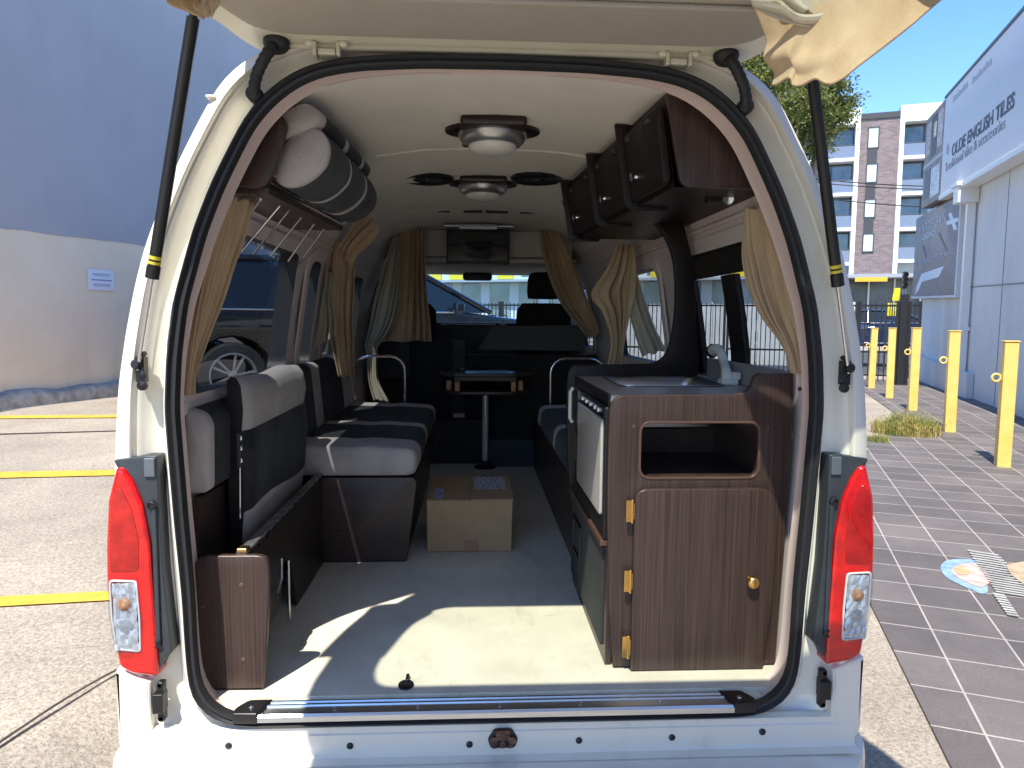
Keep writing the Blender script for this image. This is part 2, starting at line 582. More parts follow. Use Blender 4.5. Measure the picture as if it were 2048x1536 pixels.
# reveals between the two skins at each window
for s in (-1, 1):
    for a, b in HOLES[s]:
        lo = [[V((s * INNER[W_LO][0], y, INNER[W_LO][1])) for y in (a, b)], [V((s * SHELL[W_LO][0], y, SHELL[W_LO][1])) for y in (a, b)]]
        hi = [[V((s * INNER[W_HI][0], y, INNER[W_HI][1])) for y in (a, b)], [V((s * SHELL[W_HI][0], y, SHELL[W_HI][1])) for y in (a, b)]]
        mb.grid(lo); mb.grid(hi)
        for y in (a, b):
            mb.grid([[V((s * P_[k][0], y, P_[k][1])) for k in range(W_LO, W_HI + 1)] for P_ in (INNER, SHELL)])
mb.build('window_rubber', RUBBER, van, smooth=40)

# lining that turns from the seal into the cabin
mb = MB()
rin = [r - 0.030 for r in RS]
innr = radial([(0.0, 2.235)] + [(x, z) for x, z in reversed(INNER[:-1])] + [(0.80, 0.585), (0.0, 0.585)])
rows = []


def lip(i):
    a = abs((i if i <= NR / 2 else i - NR) * 360 / NR)
    if a < 45: return lerp(0.006, 0.017, sm((a - 14) / 20))
    return lerp(0.017, -0.004, sm((a - 50) / 40))


for f, y in [(0.0, 0.010), (0.10, 0.016), (0.55, 0.045), (0.9, 0.085), (1.0, 0.105), (0.92, 0.118)]:
    rr_ = [lerp(rin[i], RS[i] - lip(i), f) for i in range(NR)]
    rows.append([V((math.sin(2 * PI * i / NR) * rr_[i], y, CZ + math.cos(2 * PI * i / NR) * rr_[i])) for i in range(NR)])
rows.append([V((math.sin(2 * PI * i / NR) * innr[i], 0.136, CZ + math.cos(2 * PI * i / NR) * innr[i])) for i in range(NR)])
# drop the part along the floor
vs = MB()
for a in range(len(rows) - 1):
    for i in range(NR):
        j = (i + 1) % NR
        if abs(i - NR / 2) < 27: continue
        vs.add([rows[a][i], rows[a][j], rows[a + 1][j], rows[a + 1][i]], [(0, 1, 2, 3)])
vs.build('opening_trim', mat('bounce_lit_rose_trim', (0.80, 0.655, 0.615), rough=0.55, var=0.03, vscale=6, bump=0.08, bscale=300), van, smooth=50)  # lighter, pinker than the lining: bounced sunlight put into its colour

# floor
FLOOR = scuffed('cream_vinyl_floor', (0.62, 0.585, 0.485), rough=0.42, col2=(0.77, 0.735, 0.625), vscale=3.2, vdet=9, bump=0.25, bscale=160, contrast=(0.3, 0.6))
mb = MB().box((-0.80, 0.062, 0.585), (0.80, 4.95, 0.62))
mb.build('floor', FLOOR, van)
MB().box((-0.70, 0.035, 0.58), (0.70, 0.062, 0.612)).build('floor_lip', CREAM, van, bevel=0.004)
# scuff plate with ribs, screws and end caps
mb = MB()
yy = [(0.060, 0.609), (0.050, 0.611), (0.048, 0.617), (0.042, 0.617), (0.040, 0.613), (0.034, 0.613), (0.032, 0.616), (0.026, 0.616), (0.024, 0.612), (0.000, 0.609), (-0.002, 0.6125), (-0.010, 0.6125), (-0.0155, 0.607), (-0.0165, 0.594), (-0.012, 0.592)]
mb.grid([[V((x, y, z)) for x in (-0.615, 0.615)] for y, z in yy])
sill = mb.build('scuff_plate', ALU, van, smooth=30)
mb = MB()
for k in range(5): mb.lathe((-0.42 + 0.21 * k, 0.012, 0.6105), (0, 0, 1), [(0.005, 0), (0.005, 0.002), (0.0, 0.003)], 10)
mb.build('screw', CHROME, sill, smooth=40)
for s in (-1, 1):
    pl = rpoly([(s * 0.607, -0.019), (s * 0.668, -0.016), (s * 0.668, 0.012), (s * 0.645, 0.050), (s * 0.585, 0.050)], [0.002, 0.006, 0.015, 0.012, 0.002])
    c = plate('end_cap', pl, F_up(0.620), 0.028, BLACKPL, sill, 0.003)
    MB().lathe((s * 0.628, 0.012, 0.6203), (0, 0, 1), [(0.007, 0), (0.006, 0.002), (0.0, 0.003)], 10).build('screw', CHROME, c, smooth=50)

# panel below the opening with rubber plugs and the latch
mb = MB()
prof = [(0.012, 0.578), (-0.004, 0.571), (-0.006, 0.556), (-0.010, 0.553), (-0.012, 0.535), (-0.0135, 0.505), (-0.02, 0.499), (-0.05, 0.497)]
mb.grid([[V((x, y, z)) for x in (-0.93, -0.5, 0, 0.5, 0.93)] for y, z in prof])
mb.build('rear_sill', WHITE, van, smooth=35)
for k, (x, y) in enumerate([(457, 1492), (700, 1492), (939, 1489), (1158, 1481), (1344, 1475), (1525, 1464)]):
    c = qy(x, y, -0.0135)
    MB().lathe(c, (0, -1, 0.05), [(0.0085, -0.002), (0.0085, 0.001), (0.006, 0.003), (0.0, 0.0035)], 14).build('plug', BLACKPL, van, smooth=40)
RUST = mat('rusty_latch_metal', (0.035, 0.03, 0.028), rough=0.55, metal=0.6, col2=(0.30, 0.16, 0.12), vscale=40, contrast=(0.4, 0.7))
c = qy(1005, 1480, -0.016)
lp = rpoly([(c.x - 0.030, c.z - 0.022), (c.x + 0.032, c.z - 0.022), (c.x + 0.040, c.z + 0.002), (c.x + 0.024, c.z + 0.026), (c.x - 0.022, c.z + 0.026), (c.x - 0.038, c.z + 0.002)], 0.008)
latch = plate('latch', lp, F_back(-0.016), 0.012, BLACKPL, van, 0.002)
mb = MB()
mb.box((c.x - 0.016, -0.026, c.z + 0.004), (c.x + 0.018, -0.014, c.z + 0.030))
for dx in (-0.022, 0.024): mb.lathe((c.x + dx, -0.016, c.z), (0, -1, 0), [(0.011, 0), (0.011, 0.006), (0.006, 0.008), (0, 0.008)], 12)
mb.lathe((c.x + 0.001, -0.016, c.z - 0.006), (0, -1, 0), [(0.008, 0), (0.008, 0.008), (0, 0.010)], 10)
for dx in (-0.02, 0.0, 0.02): mb.box((c.x + dx - 0.006, -0.022, c.z - 0.019), (c.x + dx + 0.006, -0.014, c.z - 0.010))
mb.build('striker', RUST, latch, smooth=40)

# bumper with a step on top, rounded towards the corners
mb = MB()
prof = [(0.0, 0.494), (-0.03, 0.492), (-0.036, 0.496), (-0.06, 0.494), (-0.12, 0.486), (-0.145, 0.474), (-0.156, 0.44), (-0.156, 0.34), (-0.14, 0.25), (0.1, 0.22)]
rows = []
XB = [-0.985, -0.978, -0.95, -0.90, -0.80, -0.6, -0.3, 0, 0.3, 0.6, 0.80, 0.90, 0.95, 0.978, 0.985]
for y, z in prof:
    row = []
    for x in XB:
        t = max(0, (abs(x) - 0.78) / 0.205)
        row.append(V((x, min(0.3, y + 0.17 * t ** 2.2 + 0.012 * abs(x)), z)))
    rows.append(row)
mb.grid(rows)
for s in (0, -1):
    pass
bump = mb.build('bumper', WHITE, van, smooth=35)
mb = MB()
for s in (-1, 1): mb.grid([[V((s * 0.985, y, z)) for z in (0.22, 0.44, 0.487)] for y in (0.14, 0.5, 0.9)])
mb.build('bumper_end', WHITE, bump, smooth=30)
for s in (-1, 1):
    MB().box((s * 0.80 - 0.02, -0.162, 0.42), (s * 0.80 + 0.02, -0.14, 0.462)).build('parking_sensor', BLACKPL, bump, bevel=0.004)

# lights and their dark trim, per side
CLEAR = glass('clear_lens', (0.86, 0.88, 0.90))
SILV = mat('lamp_reflector', (0.86, 0.89, 0.93), rough=0.32, metal=0.45, bump=1.0, bscale=60)
AMBER = mat('amber_bulb', (0.55, 0.20, 0.07), rough=0.25, col2=(0.75, 0.45, 0.25), vscale=90, coat=0.4)
REDIN = mat('red_reflector', (0.34, 0.004, 0.003), rough=0.22, col2=(0.52, 0.012, 0.008), vscale=28, vdet=3, contrast=(0.35, 0.7), bump=0.3, bscale=60, coat=0.6)
for s in (-1, 1):
    L = [(0.924, 1.241), (0.947, 1.157), (0.956, 1.044), (0.958, 0.96), (0.952, 0.89), (0.946, 0.82), (0.936, 0.744), (0.907, 0.726), (0.843, 0.716), (0.846, 0.844), (0.852, 1.060), (0.866, 1.150), (0.887, 1.206), (0.907, 1.237)]
    L = [(s * x, z) for x, z in L]
    C_ = [(0.950, 0.966), (0.948, 0.87), (0.938, 0.789), (0.880, 0.783), (0.879, 0.87), (0.884, 0.963)]
    C_ = [(s * x, z) for x, z in C_]
    side = 'left' if s < 0 else 'right'
    lamp = plate('tail_light', [rpoly(L, 0.010, 4)], F_back(-0.016), 0.115, RED, van, 0.010)
    # inner red field with reflector texture, and the clear window
    I = [(0.938, 1.165), (0.946, 1.05), (0.948, 0.985), (0.880, 0.985), (0.876, 1.06), (0.890, 1.14), (0.915, 1.195)]
    plate('reflector', [rpoly([(s * x, z) for x, z in I], 0.012, 4)], F_back(-0.0175), 0.004, REDIN, lamp, 0.0012)
    plate('lens_border', [rpoly(C_, 0.010, 4), rpoly([(lerp(x, s * 0.915, 0.13), lerp(z, 0.873, 0.05)) for x, z in C_], 0.008, 4)], F_back(-0.0195), 0.008, mat('lens_bezel', (0.72, 0.73, 0.75), rough=0.25), lamp, 0.001)
    # facetted reflector behind the clear window
    mb = MB()
    rnd = random.Random(5)
    nx, nz = 7, 13
    rows = [[V((s * lerp(0.884 + 0.003 * (b / nz), 0.942, a / nx), -0.0195 + rnd.uniform(-0.004, 0.003), lerp(0.790, 0.958, b / nz))) for a in range(nx + 1)] for b in range(nz + 1)]
    mb.grid(rows)
    mb.build('lamp_reflector', SILV, lamp)
    MB().lathe((s * 0.914, -0.020, 0.905), (0, -1, 0), [(0.014, -0.004), (0.016, 0.003), (0.010, 0.007), (0, 0.008)], 14).build('indicator_bulb', AMBER, lamp, smooth=60)
    MB().lathe((s * 0.914, -0.020, 0.852), (0, -1, 0), [(0.018, -0.002), (0.017, 0.002), (0.0, 0.005)], 16).build('reversing_bulb', mat('lamp_bowl', (0.75, 0.82, 0.92), rough=0.1, metal=0.8), lamp, smooth=60)
    plate('clear_lens', [rpoly(C_, 0.010, 4)], F_back(-0.0285), 0.001, CLEAR, lamp)
    mb = MB()
    for z in (1.155, 1.105, 1.03, 0.985): mb.lathe((s * (0.936 if z > 1.12 else 0.944 if z > 1.08 else 0.951), 0.0, z), (s, 0, 0), [(0.004, -0.004), (0.003, 0.006), (0, 0.007)], 8)
    mb.build('lens_pin', RED, lamp, smooth=50)
    # dark plastic trim between lamp and seal
    T = [(0.935, 1.256), (0.86, 1.267), (0.832, 1.266), (0.832, 1.16), (0.828, 0.98), (0.818, 0.84), (0.812, 0.775), (0.835, 0.752), (0.850, 0.716), (0.865, 0.75), (0.875, 1.0), (0.90, 1.16), (0.925, 1.235)]
    tr = plate('lamp_trim', [rpoly([(s * x, z) for x, z in T], 0.006, 3)], F_back(-0.004), 0.06, GREYPL, van, 0.004)
    mb = MB()
    mb.box((min(s * 0.836, s * 0.848), -0.012, 0.80), (max(s * 0.836, s * 0.848), 0.0, 1.14))
    mb.build('trim_rib', GREYPL, tr, bevel=0.003)
    MB().box((min(s * 0.836, s * 0.862), -0.010, 1.215), (max(s * 0.836, s * 0.862), -0.001, 1.262)).build('trim_step', mat('grey_trim_cap', (0.11, 0.13, 0.155), rough=0.4), tr, bevel=0.003)
    for z in (1.147, 0.80):
        MB().lathe((s * 0.846, -0.006, z), (0, -1, 0), [(0.011, 0), (0.011, 0.007), (0.007, 0.009), (0.006, 0.006), (0, 0.006)], 14).build('trim_clip', BLACKPL, tr, smooth=50)
    # corner panel below the lamp
    P_ = [(0.948, 0.735), (0.950, 0.54), (0.940, 0.512), (0.895, 0.505), (0.868, 0.52), (0.866, 0.70)]
    plate('corner_panel', [rpoly([(s * x, z) for x, z in P_], [0.004, 0.01, 0.02, 0.01, 0.004, 0.004], 4)], F_back(-0.008), 0.08, WHITE, van, 0.008)
    # bump stop, door stop
    st = MB()
    st.box((s * 0.845 - 0.013, -0.022, 0.625), (s * 0.845 + 0.013, 0.012, 0.675))
    st.box((s * 0.842 - 0.008, -0.012, 0.600), (s * 0.842 + 0.008, 0.012, 0.700))
    st.lathe((s * 0.842, -0.004, 0.693), (0, -1, 0), [(0.010, 0), (0.010, 0.006), (0.005, 0.008), (0, 0.008)], 12)
    st.lathe((s * 0.842, -0.004, 0.607), (0, -1, 0), [(0.010, 0), (0.010, 0.006), (0.005, 0.008), (0, 0.008)], 12)
    st.build('bump_stop', BLACKPL, van, bevel=0.003)
    # gas strut
    base, top = V((s * 0.866, -0.012, 1.475)), V((s * 0.668, -0.128, 2.248))
    d = (top - base)
    mid = base + d * 0.30
    stt = MB()
    stt.tube([mid, base + d * 0.985], 0.0135, 14)
    stt.tube([base + d * 0.96, top], 0.009, 10)
    strut = stt.build('gas_strut', mat('strut_black_paint', (0.012, 0.013, 0.012), rough=0.4), van, smooth=50)
    MB().tube([base, mid], 0.0045, 10).build('strut_rod', CHROME, strut, smooth=50)
    m1 = MB()
    for a, b in ((0.318, 0.326), (0.332, 0.342)): m1.tube([base + d * a, base + d * b], 0.0142, 14)
    m1.build('strut_label', mat('yellow_label', (0.72, 0.60, 0.05), rough=0.5), strut, smooth=50)
    MB().tube([base + d * 0.277, base + d * 0.312], 0.0155, 14).build('strut_cap', BLACKPL, strut, smooth=50)
    br = MB()
    br.box((s * 0.862 - 0.010, -0.010, 1.445), (s * 0.862 + 0.010, 0.012, 1.505))
    br.lathe((s * 0.868, -0.004, 1.487), (0, -1, 0.1), [(0.013, 0), (0.013, 0.012), (0.008, 0.018), (0, 0.018)], 12)
    br.lathe((s * 0.856, -0.004, 1.462), (0, -1, 0), [(0.011, 0), (0.011, 0.010), (0, 0.013)], 12)
    br.lathe((s * 0.858, -0.004, 1.437), (0, -1, 0), [(0.012, 0), (0.012, 0.008), (0, 0.012)], 12)
    br.tube([V((s * 0.866, -0.008, 1.50)), V((s * 0.846, -0.014, 1.515))], 0.006, 8)
    br.build('strut_bracket', BLACKPL, van, smooth=40, bevel=0)

# ------------------------------------------------------------------ tailgate, swung up over the camera
GA = math.radians(4.5)
GO = V((0, 0.012, 2.235))
gu = V((0, -math.cos(GA), math.sin(GA)))      # along the gate, away from the hinge
gn = V((0, -math.sin(GA), -math.cos(GA)))     # towards the ground: the gate's inner face


def gp(x, s, h=0.0): return GO + V((x, 0, 0)) + gu * s + gn * h


GM = frame(GO, (1, 0, 0), gu, gn)      # plate in gate coordinates; front face = inner face
gate_w = [(0.567, -0.057), (0.59, -0.030), (0.614, 0.02), (0.634, 0.09), (0.66, 0.15), (0.715, 0.235), (0.78, 0.34), (0.84, 0.46), (0.885, 0.62), (0.915, 0.82), (0.925, 1.05), (0.92, 1.30), (0.90, 1.46), (0.84, 1.53)]
outline = gate_w + [(-x, s) for x, s in reversed(gate_w)]
win = [(0.585, 0.308), (0.685, 0.43), (0.735, 0.58), (0.765, 0.80), (0.745, 0.885)]
wl = rpoly(win + [(-x, s) for x, s in reversed(win)], [0.06, 0.05, 0.05, 0.05, 0.08, 0.08, 0.05, 0.05, 0.05, 0.06])
gate = plate('tailgate', [rpoly(outline, [0.02] + [0.02] * 11 + [0.08, 0.12] + [0.12, 0.08] + [0.02] * 11 + [0.02], 4), wl], GM, 0.05, CREAM, van, 0.012)
gl = [(lerp(x, 0, -0.012), lerp(s, 0.58, -0.012)) for x, s in [(p[0], p[1]) for p in wl]]
plate('rear_window', [gl], GM @ Matrix.Translation((0, 0, -0.03)), 0.004, glass('gate_glass', (0.80, 0.83, 0.80)), gate)
# soft grey trim panel between hinge and window
tw = [(0.47, 0.074), (0.53, 0.088), (0.565, 0.115), (0.60, 0.195), (0.625, 0.285), (0.58, 0.296)]
GTRIM = mat('grey_gate_trim', (0.42, 0.39, 0.335), rough=0.7, var=0.04, vscale=4, bump=0.12, bscale=300)
plate('trim_panel', [rpoly(tw + [(-x, s) for x, s in reversed(tw)], [0.06, 0.03, 0.03, 0.02, 0.02, 0.02, 0.02, 0.02, 0.02, 0.03, 0.03, 0.06])], GM @ Matrix.Translation((0, 0, 0.012)), 0.02, GTRIM, gate, 0.008)
tw2 = [(0.44, 0.115), (0.53, 0.15), (0.58, 0.21), (0.60, 0.27)]
plate('trim_swage', [rpoly(tw2 + [(-x, s) for x, s in reversed(tw2)], [0.06, 0.03, 0.03, 0.01, 0.01, 0.03, 0.03, 0.06])], GM @ Matrix.Translation((0, 0, 0.024)), 0.012, GTRIM, gate, 0.006)
mb = MB()
mb.tube([gp(-0.50, 0.004, 0.002), gp(0, 0.010, 0.003), gp(0.50, 0.004, 0.002)], 0.009, 8)
mb.build('water_channel', CREAM, gate, smooth=60)
for s in (-1, 1):
    m1 = MB()
    m1.box((s * 0.413 - 0.020, -0.014, 2.208), (s * 0.413 + 0.020, 0.02, 2.222))
    for dx in (-0.027, 0.027):
        m1.box((s * 0.413 + dx - 0.004, -0.020, 2.205), (s * 0.413 + dx + 0.004, 0.02, 2.236))
        m1.lathe((s * 0.413 + dx * 1.45, -0.014, 2.232), (0, -0.3, -1), [(0.010, -0.004), (0.011, 0.004), (0.005, 0.008), (0, 0.008)], 12)
    m1.build('hinge', CREAM, gate, bevel=0.002)
    m2 = MB()
    path = catmull([V((s * 0.530, -0.008, 2.232)), V((s * 0.535, -0.030, 2.212)), V((s * 0.552, -0.030, 2.186)), V((s * 0.572, -0.018, 2.155)), V((s * 0.580, -0.010, 2.120)), V((s * 0.576, 0.02, 2.10))], 7)
    m2.tube(path, [0.0135 + 0.0010 * math.sin(i * 2.1) for i in range(len(path))], 12)
    m2.lathe((s * 0.527, -0.010, 2.236), (0, -0.5, -1), [(0.0, 0.022), (0.022, 0.020), (0.029, 0.012), (0.030, 0.0), (0.026, -0.006)], 18)
    m2.lathe((s * 0.582, 0.000, 2.118), (0, -1, 0.1), [(0.019, -0.012), (0.019, 0.010), (0.012, 0.016), (0, 0.018)], 14)
    m2.build('wiring_boot', RUBBER, gate, smooth=60)
MB().box((-0.696, 0.0, 2.108), (-0.672, 0.03, 2.116)).build('roof_spoiler_clip', WHITE, van, bevel=0.003)

# cab: front wall, windscreen, dashboard
mb = MB()
for (x0, x1, z0, z1) in ((-0.92, 0.92, 0.24, 1.42), (-0.86, -0.74, 1.42, 2.02), (0.74, 0.86, 1.42, 2.02), (-0.72, 0.72, 2.02, 2.06)):
    yf = lambda z: 5.05 - 0.62 * (z - 1.42) if z > 1.42 else 5.05
    mb.add([V((x0, yf(z0), z0)), V((x1, yf(z0), z0)), V((x1, yf(z1), z1)), V((x0, yf(z1), z1))], [(0, 1, 2, 3)])
    mb.add([V((x0, yf(z0) + .05, z0)), V((x1, yf(z0) + .05, z0)), V((x1, yf(z1) + .05, z1)), V((x0, yf(z1) + .05, z1))], [(0, 1, 2, 3)])
mb.build('cab_front', WHITE, van)
mb = MB()
mb.add([V((-0.75, 5.07, 1.42)), V((0.75, 5.07, 1.42)), V((0.75, 4.70, 2.02)), V((-0.75, 4.70, 2.02))], [(0, 1, 2, 3)])
mb.build('windscreen', glass('windscreen_glass', (0.62, 0.82, 0.92)), van)
GW = glass('tinted_side_glass', (0.36, 0.39, 0.43))
GW2 = glass('smoked_side_glass', (0.45, 0.49, 0.52))
for s in (-1, 1):
    for n, (a, b) in enumerate(HOLES[s]):
        mb = MB()
        mb.grid([[V((s * lerp(INNER[k][0], SHELL[k][0], 0.6), y, SHELL[k][1])) for y in (a - 0.01, b + 0.01)] for k in range(W_LO, W_HI + 1)])
        w = mb.build('side_window', GW if s < 0 else GW2, van, smooth=60)
        # rounded inner frame
        ring_o, ring_i = [], []
        po = rpoly(rect(a - 0.035, b + 0.035, 1.352, 1.895), 0.09, 6)
        pi_ = rpoly(rect(a + 0.015, b - 0.015, 1.392, 1.848), 0.06, 6)
        def onwall(p, d):
            y, z = p
            for k in range(K - 1):
                if INNER[k][1] <= z <= INNER[k + 1][1]:
                    t = (z - INNER[k][1]) / (INNER[k + 1][1] - INNER[k][1])
                    return V((s * (lerp(INNER[k][0], INNER[k + 1][0], t) - d), y, z))
        mb = MB()
        mb.grid([[onwall(p, 0.001) for p in po], [onwall(p, 0.012) for p in po], [onwall(p, 0.014) for p in pi_]], 0, True)
        mb.build('window_surround', LINER if n < 3 else BLACKPL, w, smooth=50)
        MB().grid([[onwall(p, 0.0139) for p in pi_], [onwall(p, -0.055) for p in pi_]], 0, True).build('window_seal', RUBBER, w, smooth=50)
# black trim on the outside of the window above the kitchen
def shell_at(s, y, z, off):
    for k in range(K - 1):
        if SHELL[k][1] <= z <= SHELL[k + 1][1]:
            return V((s * (lerp(SHELL[k][0], SHELL[k + 1][0], (z - SHELL[k][1]) / (SHELL[k + 1][1] - SHELL[k][1])) - off), y, z))


for a, b, z0_, z1_, nm in ((0.22, 1.20, 1.765, 1.86, 'window_band'), (1.12, 1.20, 1.37, 1.764, 'window_post'), (0.66, 0.80, 1.37, 1.764, 'window_post')):
    mb = MB()
    zs_ = [lerp(z0_, z1_, i / 6) for i in range(7)]
    mb.grid([[shell_at(1, y, z, o_) for z in zs_] for y, o_ in ((a, 0.004), (a, 0.022), (b, 0.022), (b, 0.004))])
    mb.build(nm, BLACKPL, van, smooth=40)
# rail above the side windows with seams
for s in (-1, 1):
    mb = MB()
    for z, r in ((1.925, 0.010), (1.965, 0.006)):
        x = 0.738 if z < 1.95 else 0.722
        mb.tube([V((s * x, 0.16, z)), V((s * x, 2.9, z))], r, 8)
    mb.build('wall_rail', LINER, van, smooth=60)
    mb = MB()
    mb.box((min(s * 0.822, s * 0.852), 0.14 if s < 0 else 1.2, 1.340), (max(s * 0.822, s * 0.852), 2.9, 1.384))
    mb.build('window_sill', LINER, van, bevel=0.012, seg=3)
# ceiling seams and front header
mb = MB()
mb.tube([V((x, 0.98, (2.235 - 0.009 * abs(x) / .25 if abs(x) < .25 else 2.226 - 0.023 * ((abs(x) - .25) / .15)) - 0.001)) for x in [i * 0.043 - 0.43 for i in range(21)]], 0.005, 6)
mb.build('ceiling_seam', CEIL, van, smooth=60)
HEAD = mat('front_header_trim', (0.66, 0.63, 0.58), rough=0.8, var=0.05)
mb = MB()
mb.box((-0.62, 3.30, 2.035), (0.62, 3.36, 2.215)); mb.build('front_header', HEAD, van, bevel=0.01)
mb = MB(); mb.box((-0.66, 3.362, 2.0), (0.66, 4.75, 2.03)); mb.build('cab_roof_shelf', HEAD, van)
for x0, x1 in ((-0.34, -0.21), (-0.13, -0.02), (0.0, 0.13), (0.20, 0.33)):
    a = qy(945 + x0 * 340, 428, 2.55)
    MB().box((x0, 2.50, cap(2.52) - 0.014), (x1, 2.54, cap(2.52) + 0.01)).build('air_vent', BLACKPL, van, bevel=0.003)
DASH = mat('dashboard_plastic', (0.03, 0.033, 0.038), rough=0.5, var=0.1)
mb = MB()
mb.box((-0.78, 4.35, 1.05), (0.78, 4.95, 1.575)); dash = mb.build('dashboard', DASH, van, bevel=0.03, seg=3)
DV = mat('dash_silver', (0.70, 0.74, 0.78), rough=0.4, metal=0.1)
p = qy(953, 641, 4.34)
for x0, x1 in ((882, 899), (902, 943), (944, 992), (1000, 1014)):
    a, b = qy(x0, 630, 4.34), qy(x1, 650, 4.34)
    plate('dash_vent', [rpoly(rect(a.x, b.x, b.z, a.z), 0.01), rpoly(rect(a.x + .008, b.x - .008, b.z + .008, a.z - .008), 0.006)], F_back(4.335), 0.012, DV, dash, 0.002)
# road wheels
for s in (-1, 1):
    for y in (1.30, 4.15):
        w_ = MB().lathe((s * 0.80, y, 0.30), (s, 0, 0), [(0, -0.08), (0.20, -0.09), (0.28, -0.09), (0.30, -0.06), (0.30, 0.06), (0.28, 0.09), (0.20, 0.092), (0.19, 0.05), (0, 0.05)], 36).build('wheel', mat('tyre_rubber', (0.018, 0.018, 0.018), rough=0.8), van, smooth=40)
        MB().lathe((s * 0.80, y, 0.30), (s, 0, 0), [(0.198, 0.088), (0.185, 0.094), (0.17, 0.06), (0.08, 0.075), (0.05, 0.095), (0, 0.096)], 30).build('rim', mat('alloy_silver', (0.36, 0.37, 0.39), rough=0.35, metal=0.7), w_, smooth=40)
# front seats
SEATM = mat('black_seat_fabric', (0.010, 0.010, 0.012), rough=0.9, var=0.2, vscale=30)


def front_seat(px0, px1, top):
    y = 3.55
    a, b = qy(px0, top, y), qy(px1, top, y)
    cx = (a.x + b.x) / 2; w = (b.x - a.x) / 2
    mb = MB()
    rows = []
    for z, sc, dy in ((0.75, 1.0, -0.06), (1.1, 1.02, 0.0), (1.4, 1.0, 0.05), (a.z - 0.05, 0.92, 0.07), (a.z, 0.72, 0.085), (a.z + 0.002, 0.1, 0.09)):
        rows.append([V((cx + w * sc * math.copysign(abs(math.cos(t)) ** 0.5, math.cos(t)), y + dy + 0.075 * min(1, sc) * math.copysign(abs(math.sin(t)) ** 0.6, math.sin(t)), z)) for t in [2 * PI * k / 28 for k in range(28)]])
    mb.grid(rows, 0, True)
    se = mb.build('front_seat', SEATM, van, smooth=80)
    mb = MB()
    for dx in (-0.06, 0.06): mb.tube([V((cx + dx, y + 0.08, a.z - 0.02)), V((cx + dx, y + 0.08, a.z + 0.08))], 0.008, 8)
    mb.build('headrest_post', CHROME, se, smooth=60)
    hr = MB()
    rows = []
    for z, sc in ((0.032, 0.7), (0.036, 0.95), (0.09, 1.0), (0.17, 0.97), (0.215, 0.86), (0.23, 0.6), (0.232, 0.05)):
        rows.append([V((cx + 0.125 * sc * math.copysign(abs(math.cos(t)) ** 0.6, math.cos(t)), y + 0.08 + 0.05 * sc * math.copysign(abs(math.sin(t)) ** 0.7, math.sin(t)), a.z + z)) for t in [2 * PI * k / 28 for k in range(28)]])
    hr.grid(rows, 0, True)
    hr.build('headrest', SEATM, se, smooth=80)


front_seat(1030, 1148, 606)
front_seat(752, 876, 606)
# interior mirror
c = qy(955, 553, 4.45)
m_ = plate('interior_mirror', [rpoly(rect(c.x - 0.125, c.x + 0.125, c.z - 0.035, c.z + 0.035), 0.03)], F_back(4.44), 0.035, BLACKPL, van, 0.006)
MB().tube([c + V((0.0, 0.02, 0.03)), V((c.x, 4.62, 2.02))], 0.014, 8).build('mirror_stalk', BLACKPL, m_, smooth=60)

# partition behind the front seats
part = MB()
part.box((-0.80, 3.24, 0.60), (-0.21, 3.30, 1.458)); part.box((-0.127, 3.24, 0.60), (0.80, 3.30, 1.36))
pw = part.build('cab_partition', mat('partition_black', (0.010, 0.011, 0.013), rough=0.8, var=0.2), van, bevel=0.006)
MB().box((-0.215, 3.225, 0.95), (-0.125, 3.30, 1.459)).build('partition_strip', DARKWALL, pw, bevel=0.004)
a = [qy(x, y, 3.20) for x, y in ((955, 700), (985, 652), (1170, 650), (1170, 702))]
plate('partition_flap', [rpoly([(p.x, p.z) for p in a], 0.004)], F_back(3.2), 0.02, mat('grey_flap', (0.06, 0.065, 0.07), rough=0.7), pw, 0.004)
MB().box((-0.75, 3.20, 1.20), (-0.50, 3.239, 1.455)).build('partition_pad', DARKWALL, pw, bevel=0.01)
MB().box((0.04, 3.0, 0.60), (0.40, 3.24, 0.80)).build('partition_step', mat('blue_grey_carpet', (0.055, 0.062, 0.075), rough=0.9, var=0.2, vscale=60), pw, bevel=0.006)
MB().box((-0.42, 3.10, 0.60), (0.02, 3.24, 0.92)).build('partition_kick', DARKWALL, pw, bevel=0.006)

# floor latch by the sill
c = qz(812, 1370, 0.622)
fl = plate('floor_latch', [[(c.x + 0.021 * math.cos(t), c.y + 0.026 * math.sin(t)) for t in [2 * PI * k / 28 for k in range(28)]]], F_up(0.6245), 0.004, BLACKPL, van, 0.001)
MB().box((c.x - 0.003, c.y + 0.01, 0.622), (c.x + 0.006, c.y + 0.045, 0.632)).build('latch_tab', BLACKPL, fl, bevel=0.002)
# ------------------------------------------------------------------ kitchen unit on the right
kit = thing('kitchen_unit', 'dark wood kitchen unit with a cupboard door and brass knob beside the open tailgate', 'kitchen unit', (0.57, 0.67, 0.62))
outl = [(0.327, 0.622), (0.311, 0.85), (0.301, 1.06), (0.301, 1.25), (0.304, 1.397), (0.655, 1.401), (0.694, 1.412), (0.704, 1.459), (0.812, 1.459), (0.818, 1.30), (0.812, 1.05), (0.796, 0.622)]
hole = rpoly(rect(0.391, 0.722, 1.169, 1.321), 0.032, 6)
plate('end_panel', [rpoly(outl, [0.002, 0.2, 0.2, 0.05, 0.045, 0.05, 0.03, 0.022, 0.002, 0.1, 0.1, 0.002], 6), hole], F_back(0.18), 0.022, WOODZ, kit, 0.004)
rim = plate('cubby_rim', [rpoly(rect(0.385, 0.728, 1.163, 1.327), 0.036, 6), rpoly(rect(0.392, 0.721, 1.170, 1.320), 0.030, 6)], F_back(0.1775), 0.012, EDGE, kit, 0.002)
mb = MB()
